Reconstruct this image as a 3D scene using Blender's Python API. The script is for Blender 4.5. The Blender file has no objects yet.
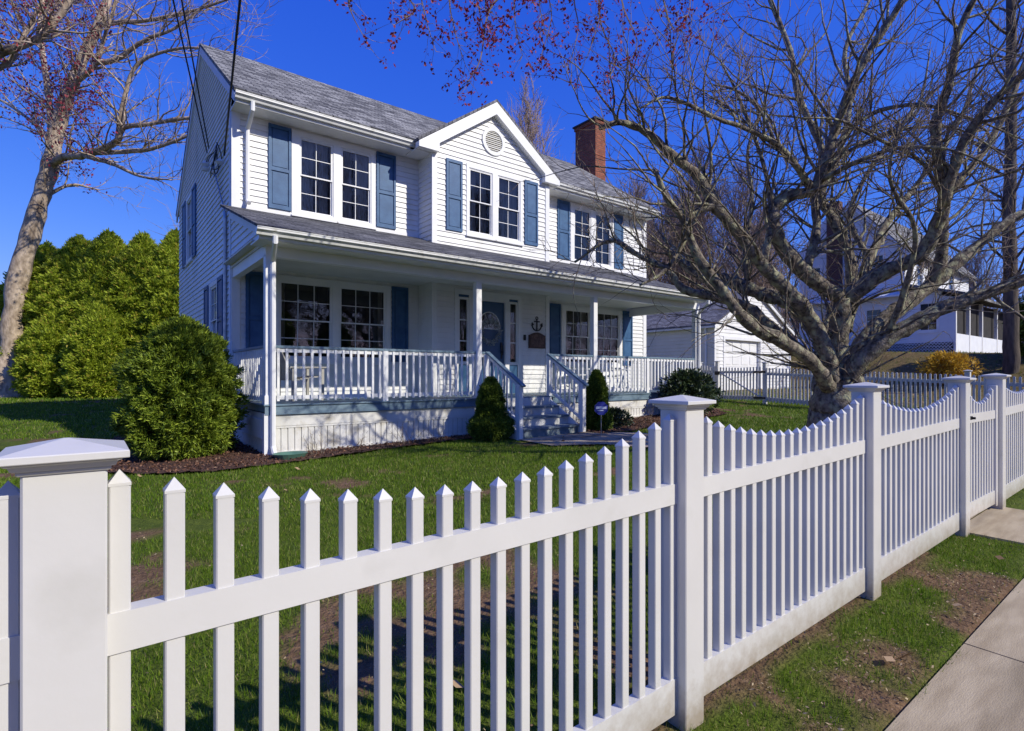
import bpy, math, random
import numpy as np
from mathutils import Vector, Matrix, noise as mn
random.seed(7); rng = np.random.default_rng(7)
R = math.radians
scene = bpy.context.scene
col = scene.collection

# ------------------------------------------------------------------ materials
def sock(n, *names):
    for k in names:
        if k in n.inputs: return n.inputs[k]
def new_mat(name):
    m = bpy.data.materials.new(name); m.use_nodes = True
    nt = m.node_tree; nt.nodes.clear()
    out = nt.nodes.new('ShaderNodeOutputMaterial')
    return m, nt, out
def N(nt, t, **kw):
    n = nt.nodes.new(t)
    for k, v in kw.items(): setattr(n, k, v)
    return n
def ramp(nt, stops):
    r = N(nt, 'ShaderNodeValToRGB'); e = r.color_ramp.elements
    while len(e) < len(stops): e.new(.5)
    for el, (p, c) in zip(e, stops):
        el.position = p; el.color = (c[0], c[1], c[2], 1)
    return r
def noisy(name, c1, c2, scale=5, rough=.6, bump=.0, bscale=None, detail=4, spec=.4, lo=.35, hi=.65, stretch=None, metal=0, extra=None):
    m, nt, out = new_mat(name); L = nt.links.new
    b = N(nt, 'ShaderNodeBsdfPrincipled'); L(b.outputs[0], out.inputs[0])
    tc = N(nt, 'ShaderNodeTexCoord'); src = tc.outputs['Object']
    if stretch:
        mp = N(nt, 'ShaderNodeMapping'); mp.inputs['Scale'].default_value = stretch
        L(src, mp.inputs[0]); src = mp.outputs[0]
    nz = N(nt, 'ShaderNodeTexNoise'); nz.inputs['Scale'].default_value = scale; nz.inputs['Detail'].default_value = detail
    L(src, nz.inputs['Vector'])
    rp = ramp(nt, [(lo, c1), (hi, c2)]); L(nz.outputs[0], rp.inputs[0]); cout = rp.outputs[0]
    if extra:   # (colour, scale, lo, hi): patches of a second colour
        n2 = N(nt, 'ShaderNodeTexNoise'); n2.inputs['Scale'].default_value = extra[1]; n2.inputs['Detail'].default_value = 6
        L(src, n2.inputs['Vector'])
        r2 = ramp(nt, [(extra[2], (0,0,0)), (extra[3], (1,1,1))]); L(n2.outputs[0], r2.inputs[0])
        mx = N(nt, 'ShaderNodeMixRGB'); L(r2.outputs[0], mx.inputs[0]); L(cout, mx.inputs[1])
        mx.inputs[2].default_value = (*extra[0], 1); cout = mx.outputs[0]
    L(cout, b.inputs['Base Color'])
    b.inputs['Roughness'].default_value = rough; b.inputs['Metallic'].default_value = metal
    sock(b, 'Specular IOR Level', 'Specular').default_value = spec
    if bump:
        n3 = N(nt, 'ShaderNodeTexNoise'); n3.inputs['Scale'].default_value = bscale or scale*4; n3.inputs['Detail'].default_value = 5
        L(src, n3.inputs['Vector'])
        bp = N(nt, 'ShaderNodeBump'); bp.inputs['Strength'].default_value = bump; bp.inputs['Distance'].default_value = .02
        L(n3.outputs[0], bp.inputs['Height']); L(bp.outputs[0], b.inputs['Normal'])
    return m
def leafy(name, stops, rough=.55, trans=.25, spec=.3):
    m, nt, out = new_mat(name); L = nt.links.new
    b = N(nt, 'ShaderNodeBsdfPrincipled'); g = N(nt, 'ShaderNodeNewGeometry')
    rp = ramp(nt, stops); L(g.outputs['Random Per Island'], rp.inputs[0]); L(rp.outputs[0], b.inputs['Base Color'])
    b.inputs['Roughness'].default_value = rough
    sock(b, 'Specular IOR Level', 'Specular').default_value = spec
    if trans:
        t = N(nt, 'ShaderNodeBsdfTranslucent'); L(rp.outputs[0], t.inputs[0])
        mx = N(nt, 'ShaderNodeMixShader'); mx.inputs[0].default_value = trans
        L(b.outputs[0], mx.inputs[1]); L(t.outputs[0], mx.inputs[2]); L(mx.outputs[0], out.inputs[0])
    else: L(b.outputs[0], out.inputs[0])
    return m
def bricks(name, c1, c2, mortar, bw, bh, axes, msize=.012, rough=.85, bump=.5, nscale=2.5, namp=.5, stretchv=1.0):
    """brick pattern in metres over two object axes, e.g. axes='XY'"""
    m, nt, out = new_mat(name); L = nt.links.new
    b = N(nt, 'ShaderNodeBsdfPrincipled'); L(b.outputs[0], out.inputs[0])
    tc = N(nt, 'ShaderNodeTexCoord'); sp = N(nt, 'ShaderNodeSeparateXYZ'); L(tc.outputs['Object'], sp.inputs[0])
    cb = N(nt, 'ShaderNodeCombineXYZ')
    if axes[0] == 'S':   # either horizontal axis: works on both faces of a box
        ad = N(nt, 'ShaderNodeMath', operation='ADD'); L(sp.outputs['X'], ad.inputs[0]); L(sp.outputs['Y'], ad.inputs[1]); L(ad.outputs[0], cb.inputs[0])
    else: L(sp.outputs[axes[0]], cb.inputs[0])
    mu = N(nt, 'ShaderNodeMath', operation='MULTIPLY'); mu.inputs[1].default_value = stretchv
    L(sp.outputs[axes[1]], mu.inputs[0]); L(mu.outputs[0], cb.inputs[1])
    br = N(nt, 'ShaderNodeTexBrick'); L(cb.outputs[0], br.inputs['Vector'])
    br.inputs['Color1'].default_value = (*c1, 1); br.inputs['Color2'].default_value = (*c2, 1); br.inputs['Mortar'].default_value = (*mortar, 1)
    br.inputs['Scale'].default_value = 1; br.inputs['Mortar Size'].default_value = msize
    br.inputs['Brick Width'].default_value = bw; br.inputs['Row Height'].default_value = bh
    nz = N(nt, 'ShaderNodeTexNoise'); nz.inputs['Scale'].default_value = nscale; nz.inputs['Detail'].default_value = 8
    nz.inputs['Roughness'].default_value = .7; L(tc.outputs['Object'], nz.inputs['Vector'])
    rp = ramp(nt, [(.3, (1-namp,)*3), (.7, (1+namp*.4,)*3)]); L(nz.outputs[0], rp.inputs[0])
    mx = N(nt, 'ShaderNodeMixRGB', blend_type='MULTIPLY'); mx.inputs[0].default_value = 1
    L(br.outputs[0], mx.inputs[1]); L(rp.outputs[0], mx.inputs[2])
    n4 = N(nt, 'ShaderNodeTexNoise'); n4.inputs['Scale'].default_value = 60; L(tc.outputs['Object'], n4.inputs['Vector'])
    r4 = ramp(nt, [(.35, (.62,)*3), (.65, (1.25,)*3)]); L(n4.outputs[0], r4.inputs[0])
    m2 = N(nt, 'ShaderNodeMixRGB', blend_type='MULTIPLY'); m2.inputs[0].default_value = 1
    L(mx.outputs[0], m2.inputs[1]); L(r4.outputs[0], m2.inputs[2])
    L(m2.outputs[0], b.inputs['Base Color']); b.inputs['Roughness'].default_value = rough
    bp = N(nt, 'ShaderNodeBump'); bp.inputs['Strength'].default_value = bump; bp.inputs['Distance'].default_value = .012; bp.invert = True
    L(br.outputs['Fac'], bp.inputs['Height']); L(bp.outputs[0], b.inputs['Normal'])
    return m
def glass_mat():
    m, nt, out = new_mat('window_glass'); L = nt.links.new
    f = N(nt, 'ShaderNodeFresnel'); f.inputs[0].default_value = 1.5
    t = N(nt, 'ShaderNodeBsdfTransparent'); t.inputs[0].default_value = (.84,.85,.84,1)
    g = N(nt, 'ShaderNodeBsdfGlossy'); g.inputs['Roughness'].default_value = .02
    nz = N(nt, 'ShaderNodeTexNoise'); nz.inputs['Scale'].default_value = 2.2
    bp = N(nt, 'ShaderNodeBump'); bp.inputs['Strength'].default_value = .06; bp.inputs['Distance'].default_value = .05
    L(nz.outputs[0], bp.inputs['Height']); L(bp.outputs[0], g.inputs['Normal'])
    mu = N(nt, 'ShaderNodeMath', operation='MULTIPLY_ADD'); mu.inputs[1].default_value = 1.25; mu.inputs[2].default_value = .03
    L(f.outputs[0], mu.inputs[0])
    mx = N(nt, 'ShaderNodeMixShader'); L(mu.outputs[0], mx.inputs[0]); L(t.outputs[0], mx.inputs[1]); L(g.outputs[0], mx.inputs[2])
    L(mx.outputs[0], out.inputs[0]); return m

M = {}
M['siding']  = noisy('white_siding', (.72,.72,.71), (.80,.80,.785), 1.3, .45, .10, 22, spec=.35, extra=((.56,.56,.51), 1.1, .56, .80), stretch=(1.6,1.6,.8))
M['trim_shade'] = noisy('shaded_trim_paint', (.60,.64,.70), (.68,.71,.76), 3, .45)  # white trim tinted blue-grey, painting in the shade of the side faces
M['trim']    = noisy('white_trim', (.76,.77,.77), (.82,.82,.81), 3, .4, .03, 30)
M['gutter']  = noisy('gutter_metal', (.66,.67,.64), (.76,.76,.74), 4, .35, .03, 20, extra=((.36,.35,.28), 7, .62, .8))
M['vinyl']   = noisy('fence_vinyl', (.60,.59,.565), (.645,.635,.61), 2.5, .34, .02, 60, spec=.5, extra=((.50,.49,.455), 4, .60, .88))
def splash(m, tilt=.02, top=.20, dirt=(.30,.235,.16)):
    """soil splashed on the lowest hand's breadth, broken up by noise"""
    nt = m.node_tree; L = nt.links.new; b = [n for n in nt.nodes if n.type == 'BSDF_PRINCIPLED'][0]; src = b.inputs['Base Color'].links[0].from_socket
    tc = N(nt,'ShaderNodeTexCoord'); sp = N(nt,'ShaderNodeSeparateXYZ'); L(tc.outputs['Object'], sp.inputs[0])
    a = N(nt,'ShaderNodeMath',operation='MULTIPLY_ADD'); a.inputs[1].default_value = -tilt; L(sp.outputs['X'], a.inputs[0]); L(sp.outputs['Z'], a.inputs[2])
    nz = N(nt,'ShaderNodeTexNoise'); nz.inputs['Scale'].default_value = 14; nz.inputs['Detail'].default_value = 9; nz.inputs['Roughness'].default_value = .7; L(tc.outputs['Object'], nz.inputs['Vector'])
    q = N(nt,'ShaderNodeMath',operation='MULTIPLY_ADD'); q.inputs[1].default_value = -.34; L(nz.outputs[0], q.inputs[0]); L(a.outputs[0], q.inputs[2])
    rp = ramp(nt, [(0,(.8,.8,.8)),(1,(0,0,0))]); mr = N(nt,'ShaderNodeMapRange'); mr.inputs['From Min'].default_value = -.17; mr.inputs['From Max'].default_value = top-.17; L(q.outputs[0], mr.inputs['Value']); L(mr.outputs[0], rp.inputs[0])
    mx = N(nt,'ShaderNodeMixRGB'); L(rp.outputs[0], mx.inputs[0]); L(src, mx.inputs[1]); mx.inputs[2].default_value = (*dirt,1); L(mx.outputs[0], b.inputs['Base Color'])
splash(M['vinyl'])
M['vinyl2']  = noisy('old_fence_white', (.50,.50,.49), (.64,.63,.60), 4, .55, .1, 40)
M['stain']   = noisy('splashed_vinyl', (.46,.40,.32), (.68,.67,.66), 11, .5, .05, 60)
M['shutter'] = noisy('blue_paint', (.028,.090,.205), (.044,.122,.255), 6, .5, .1, 50)
M['bluetrim']= noisy('grey_blue_paint', (.12,.19,.25), (.18,.255,.31), 3, .5, .12, 40, stretch=(1,6,6), extra=((.30,.33,.34), 9, .62, .8))
M['tread']   = noisy('worn_tread_paint', (.13,.19,.23), (.24,.29,.32), 6, .6, .15, 50, extra=((.36,.37,.36), 7, .58, .75))
M['skirt']   = noisy('skirt_paint', (.66,.65,.60), (.76,.75,.71), 3, .6, .1, 30, extra=((.46,.42,.32), 4, .55, .75))
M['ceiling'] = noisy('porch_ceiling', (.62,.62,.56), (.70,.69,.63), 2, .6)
M['shingle'] = bricks('roof_shingles', (.085,.085,.085), (.40,.40,.39), (.04,.04,.045), .27, .125, 'XY', .012, .92, 1, 1.6, .6, 1.22)
M['shingle_p'] = bricks('porch_shingles', (.05,.05,.055), (.20,.20,.21), (.03,.03,.035), .27, .13, 'XY', .012, .92, 1, 2.0, .6, 1.06)
M['shingle_y'] = bricks('garage_shingles', (.13,.13,.15), (.27,.27,.29), (.06,.06,.065), .30, .13, 'YX', .010, .92, .8, 3.0, .45, 1.15)
M['brick']   = bricks('red_brick', (.25,.062,.032), (.38,.115,.058), (.20,.12,.09), .21, .075, 'SZ', .010, .9, .9, 4, .3)
M['brickdark'] = bricks('dark_brick', (.10,.04,.03), (.17,.06,.045), (.14,.11,.10), .21, .075, 'SZ', .010, .9, .9, 4, .3)
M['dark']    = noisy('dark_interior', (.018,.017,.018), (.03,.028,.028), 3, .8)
M['curtain'] = noisy('pale_curtain', (.44,.42,.39), (.66,.63,.59), 5, .8, stretch=(6,6,1))
M['glass']   = glass_mat()
M['door']    = noisy('blue_door_paint', (.035,.095,.19), (.045,.115,.225), 3, .35)
M['black']   = noisy('black_iron', (.012,.012,.013), (.03,.03,.032), 8, .5)
M['brown']   = noisy('brown_board', (.05,.022,.014), (.09,.04,.022), 8, .55)
M['concrete']= noisy('concrete', (.32,.255,.165), (.43,.355,.24), 7, .9, .22, 90, detail=13, stretch=(.5,2.2,1), extra=((.17,.135,.085), 1.3, .50, .72))
M['flag']    = noisy('path_concrete', (.32,.25,.17), (.46,.37,.26), 5, .85, .5, 40, extra=((.14,.10,.06), 2, .5, .7))
M['asphalt'] = noisy('asphalt', (.04,.04,.042), (.07,.07,.07), 12, .9, .6, 90)
M['mulch']   = noisy('mulch_soil', (.045,.022,.014), (.10,.05,.032), 22, .95, 1.0, 45, detail=8)
M['chip']    = leafy('bark_chips', [(0,(.06,.028,.017)), (.6,(.15,.072,.043)), (.93,(.22,.12,.075)), (1,(.28,.2,.13))], .9, 0)
M['bark']    = noisy('cherry_bark', (.055,.046,.037), (.27,.23,.18), 15, .95, 1.0, 42, detail=12, stretch=(1,1,.85), extra=((.36,.36,.23), 10, .50, .66), lo=.34, hi=.66)
M['twig']    = noisy('cherry_twigs', (.15,.115,.085), (.27,.21,.16), 6, .9)
M['mbark']   = noisy('maple_bark', (.25,.19,.135), (.56,.45,.34), 7, .95, 1.0, 16, detail=9, stretch=(1,1,.45), extra=((.12,.085,.06), 2.2, .58, .72))
M['mtwig']   = noisy('maple_twigs', (.20,.14,.11), (.38,.29,.23), 5, .9)
M['wtwig']   = noisy('woodland_bark', (.20,.145,.11), (.36,.27,.21), 3, .9)
M['wbark']   = noisy('woodland_trunk', (.05,.04,.033), (.12,.095,.075), 6, .9, .6, 20, stretch=(1,1,.3))
M['bud']     = leafy('red_buds', [(0,(.12,.018,.035)), (.5,(.26,.03,.055)), (1,(.42,.07,.07))], .6, .3)
M['yew']     = leafy('yew_needles', [(0,(.05,.085,.010)), (.45,(.16,.24,.020)), (1,(.36,.44,.05))], .55, .2)
M['arbor']   = leafy('arborvitae_sprays', [(0,(.14,.20,.015)), (.5,(.38,.48,.04)), (.88,(.56,.64,.07)), (1,(.52,.38,.08))], .6, .42)
M['spruce']  = leafy('dwarf_spruce_needles', [(0,(.035,.065,.010)), (.6,(.11,.17,.018)), (1,(.24,.32,.04))], .55, .15)
M['rhodo']   = leafy('rhododendron_leaves', [(0,(.018,.035,.014)), (.6,(.045,.075,.028)), (1,(.11,.14,.06))], .35, .1, .5)
M['forsy']   = leafy('forsythia_flowers', [(0,(.26,.17,.04)), (.5,(.60,.36,.03)), (1,(.66,.44,.05))], .6, .3)
M['grass']   = leafy('grass_blades', [(0,(.055,.115,.006)), (.45,(.115,.205,.010)), (.82,(.19,.30,.018)), (.93,(.28,.30,.06)), (1,(.42,.36,.17))], .55, .35)
M['stem']    = noisy('dry_stems', (.20,.15,.10), (.34,.27,.19), 9, .9)
M['shade_siding'] = noisy('blue_shade_siding', (.70,.73,.78), (.76,.79,.83), 2, .6)  # bluish tint puts the shade of the neighbour's side wall into the colour
M['green']   = noisy('green_plastic', (.06,.14,.11), (.10,.20,.15), 6, .4)
M['signblue']= noisy('blue_sign', (.03,.04,.26), (.045,.055,.32), 4, .35)
M['signmark']= noisy('sign_print', (.45,.5,.7), (.6,.65,.8), 4, .4)
M['steel']   = noisy('galvanised', (.35,.36,.37), (.5,.5,.5), 8, .4, metal=.7)
M['greychair']= noisy('grey_chair_paint', (.30,.29,.26), (.42,.41,.37), 6, .6)
M['wreath']  = leafy('wreath_sprigs', [(0,(.20,.22,.20)), (.6,(.45,.47,.46)), (1,(.6,.6,.58))], .7, 0)
M['litter']  = leafy('straw_and_crumbs', [(0,(.07,.045,.03)), (.5,(.20,.13,.08)), (1,(.45,.36,.22))], .9, 0)
M['deadleaf']= leafy('dead_leaves', [(0,(.22,.13,.06)), (1,(.48,.34,.2))], .7, .1)
M['cable']   = noisy('black_cable', (.012,.012,.012), (.02,.02,.02), 8, .6)
M['porcelain']= noisy('porcelain', (.6,.6,.58), (.7,.7,.68), 8, .3)

# ------------------------------------------------------------------ mesh helpers
def wloc(o):
    v = Vector((0,0,0))
    while o is not None: v += Vector(o.location); o = o.parent
    return v
def link_mesh(name, verts, faces, mat, parent=None, loc=None, mats=None, fm=None, smooth=False):
    me = bpy.data.meshes.new(name)
    base = wloc(parent) if parent is not None else Vector((0,0,0))
    off = base + (Vector(loc) if loc is not None else Vector((0,0,0))) if parent is None else base
    if parent is None and loc is not None: off = Vector(loc)
    vs = [(v[0]-off.x, v[1]-off.y, v[2]-off.z) for v in verts]
    me.from_pydata(vs, [], faces)
    for m in (mats or [mat]): me.materials.append(m)
    if fm: me.polygons.foreach_set('material_index', fm)
    if smooth: me.polygons.foreach_set('use_smooth', [True]*len(faces))
    me.update()
    o = bpy.data.objects.new(name, me); col.objects.link(o)
    if parent is not None: o.parent = parent
    elif loc is not None: o.location = loc
    return o
class MB:
    def __init__(s): s.v = []; s.f = []
    def quad(s, a, b, c, d): n = len(s.v); s.v += [a, b, c, d]; s.f.append((n, n+1, n+2, n+3)); return s
    def poly(s, pts): n = len(s.v); s.v += list(pts); s.f.append(tuple(range(n, n+len(pts)))); return s
    def box(s, x0, y0, z0, x1, y1, z1):
        n = len(s.v)
        s.v += [(x0,y0,z0),(x1,y0,z0),(x1,y1,z0),(x0,y1,z0),(x0,y0,z1),(x1,y0,z1),(x1,y1,z1),(x0,y1,z1)]
        s.f += [tuple(n+i for i in q) for q in ((0,3,2,1),(4,5,6,7),(0,1,5,4),(1,2,6,5),(2,3,7,6),(3,0,4,7))]; return s
    def bbox(s, x0, y0, z0, x1, y1, z1, c=.004):
        """box with chamfered vertical edges and top edge, so edges catch light"""
        ring = lambda i: [(x0+c+i,y0+i),(x1-c-i,y0+i),(x1-i,y0+c+i),(x1-i,y1-c-i),(x1-c-i,y1-i),(x0+c+i,y1-i),(x0+i,y1-c-i),(x0+i,y0+c+i)]
        n = len(s.v)
        for (i, z) in ((0,z0),(0,z1-c),(c,z1)): s.v += [(x,y,z) for x, y in ring(i)]
        for k in range(2):
            for j in range(8): s.f.append((n+k*8+j, n+k*8+(j+1)%8, n+k*8+8+(j+1)%8, n+k*8+8+j))
        s.f.append(tuple(n+16+j for j in range(8))); s.f.append(tuple(n+7-j for j in range(8))); return s
    def hexa(s, p):    # 8 corner points, bottom 4 then top 4
        n = len(s.v); s.v += list(p)
        s.f += [tuple(n+i for i in q) for q in ((0,3,2,1),(4,5,6,7),(0,1,5,4),(1,2,6,5),(2,3,7,6),(3,0,4,7))]; return s
    def bar(s, a, b, w, h, up=(0,0,1)):
        a = Vector(a); b = Vector(b); d = (b-a).normalized(); sd = d.cross(Vector(up)).normalized()*w/2; u = sd.cross(d).normalized()*h/2
        return s.hexa([tuple(q) for q in (a-sd-u, a+sd-u, b+sd-u, b-sd-u, a-sd+u, a+sd+u, b+sd+u, b-sd+u)])
    def tube(s, pts, rad, n=6, cap=True):
        pts = [Vector(p) for p in pts]; m = len(pts)
        if not hasattr(rad, '__len__'): rad = [rad]*m
        base = len(s.v); prev = None
        for i, p in enumerate(pts):
            d = (pts[min(i+1, m-1)] - pts[max(i-1, 0)]); d = d.normalized() if d.length > 1e-9 else Vector((0,0,1))
            if prev is None:
                a = Vector((1,0,0)) if abs(d.x) < .8 else Vector((0,1,0)); prev = d.cross(a).normalized()
            u = (prev - d*prev.dot(d)); u = u.normalized() if u.length > 1e-6 else d.orthogonal().normalized()
            prev = u; w = d.cross(u)
            for k in range(n):
                t = 2*math.pi*k/n; q = p + (u*math.cos(t) + w*math.sin(t))*rad[i]; s.v.append((q.x, q.y, q.z))
        for i in range(m-1):
            for k in range(n):
                a = base+i*n+k; b = base+i*n+(k+1)%n; s.f.append((a, b, b+n, a+n))
        if cap and n > 3:
            s.f.append(tuple(base+n-1-k for k in range(n))); s.f.append(tuple(base+(m-1)*n+k for k in range(n)))
        return s
    def lathe(s, c, prof, n=16):
        b = len(s.v)
        for r, z in prof:
            for k in range(n): t = 2*math.pi*k/n; s.v.append((c[0]+r*math.cos(t), c[1]+r*math.sin(t), c[2]+z))
        for i in range(len(prof)-1):
            for k in range(n): a = b+i*n+k; q = b+i*n+(k+1)%n; s.f.append((a, q, q+n, a+n))
        return s
    def prism(s, pts, vec):
        """extrude a polygon by vec"""
        n = len(s.v); k = len(pts); v = Vector(vec)
        s.v += [tuple(p) for p in pts] + [tuple(Vector(p)+v) for p in pts]
        s.f.append(tuple(range(n, n+k))); s.f.append(tuple(n+2*k-1-i for i in range(k)))
        for i in range(k): j = (i+1) % k; s.f.append((n+i, n+k+i, n+k+j, n+j))
        return s
    def build(s, name, mat, parent=None, smooth=False, label=None, loc=None):
        o = link_mesh(name, s.v, s.f, mat, parent, loc, smooth=smooth)
        if label: o['label'] = label
        return o
def tag(o, label=None, cat=None, group=None, kind=None):
    for k, v in (('label',label),('category',cat),('group',group),('kind',kind)):
        if v: o[k] = v
    return o
def thing(name, loc, label, cat, group=None):
    o = bpy.data.objects.new(name, None); col.objects.link(o); o.location = loc; o.empty_display_size = .2
    return tag(o, label, cat, group)
def children(o): return [c for c in bpy.data.objects if c.parent == o]
def copy_tree(o, parent=None):
    c = o.copy(); col.objects.link(c); c.parent = parent
    for ch in children(o): copy_tree(ch, c)
    return c
def np_mesh(name, V, F, mat, parent=None, kind=None):
    """V (n,3) world, F (m,k)"""
    me = bpy.data.meshes.new(name); V = np.asarray(V, dtype=np.float32)
    if parent is not None: V = V - np.array(wloc(parent), dtype=np.float32)
    m, k = F.shape
    me.vertices.add(len(V)); me.vertices.foreach_set('co', V.ravel())
    me.loops.add(m*k); me.loops.foreach_set('vertex_index', F.astype(np.int32).ravel())
    me.polygons.add(m); me.polygons.foreach_set('loop_start', np.arange(0, m*k, k, dtype=np.int32))
    me.polygons.foreach_set('loop_total', np.full(m, k, dtype=np.int32))
    me.materials.append(mat); me.update(calc_edges=True); me.validate()
    o = bpy.data.objects.new(name, me); col.objects.link(o)
    if parent is not None: o.parent = parent
    return o

# ------------------------------------------------------------------ terrain
def sm(t): t = np.clip(t, 0, 1); return t*t*(3-2*t)
def gz(X, Y):
    return (.02*np.clip(X,-15,22) + .02*np.clip(Y,-12,35) + .025*np.clip(Y-7,-5,6)*sm((X-10)/7)
            + 2.0*sm((X-27.5)/7)*sm((Y+1)/6))
def g(x, y): return float(gz(np.float64(x), np.float64(y)))
def vnoise(X, Y, s, seed=0):
    """smooth value noise, numpy"""
    x = X*s+seed*17.3; y = Y*s+seed*9.1
    xi = np.floor(x).astype(np.int64); yi = np.floor(y).astype(np.int64); fx = x-xi; fy = y-yi
    fx = fx*fx*(3-2*fx); fy = fy*fy*(3-2*fy)
    def h(a, b):
        q = (a*374761393 + b*668265263 + seed*69069) & 0xffffffff
        q = ((q ^ (q >> 13))*1274126177) & 0xffffffff
        return ((q ^ (q >> 16)) & 0xffff)/65535.0
    return (h(xi,yi)*(1-fx)+h(xi+1,yi)*fx)*(1-fy) + (h(xi,yi+1)*(1-fx)+h(xi+1,yi+1)*fx)*fy
def fbm(X, Y, s, seed=0): return (vnoise(X,Y,s,seed)*.5 + vnoise(X,Y,s*2.1,seed+1)*.28 + vnoise(X,Y,s*4.3,seed+2)*.15 + vnoise(X,Y,s*9,seed+3)*.07)
def bare(X, Y):
    """1 where the soil shows through"""
    f = fbm(X, Y, 1.3, 3)
    near = np.exp(-((Y-2.2)/1.5)**2)*sm((9.5-X)/3)*(Y > 1.3)      # worn ground behind the fence
    strip = (Y <= 1.45)*1.0
    th = .66 - .205*near - .155*strip - .10*sm((X-24)/4)
    return np.clip((f-th)/.07, 0, 1)
PATH = [(6.30,7.98),(8.0,7.98),(8.75,7.2),(9.0,6.1),(8.4,4.2),(7.1,1.42),(5.98,1.42),(7.0,4.3),(7.45,5.8),(7.1,6.6),(6.30,7.0)]
BED = [(-.25,11.3),(-.15,9.9),(.15,9.1),(.75,8.45),(1.5,8.2),(2.5,8.3),(4.0,8.5),(5.2,8.62),(6.25,8.55),(6.25,9.3),(2.3,9.3),(2.3,13.5),(.6,13.5)]
BED2 = [(8.05,7.55),(9.0,7.45),(10.5,7.8),(12.0,7.9),(13.6,8.1),(14.3,9.2),(14.2,10.2),(13.6,9.2),(8.05,9.2)]
def inpoly(X, Y, poly):
    r = np.zeros(X.shape, bool); n = len(poly)
    for i in range(n):
        x0, y0 = poly[i]; x1, y1 = poly[(i+1) % n]
        c = ((y0 > Y) != (y1 > Y)) & (X < (x1-x0)*(Y-y0)/((y1-y0) if y1 != y0 else 1e-9)+x0)
        r ^= c
    return r
SUNE, SKYS, EXPO, SKYG, SKYM = 4.0, .13, 0.22, (1.5,1.0,.4), (.20,.49,3.15)
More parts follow.
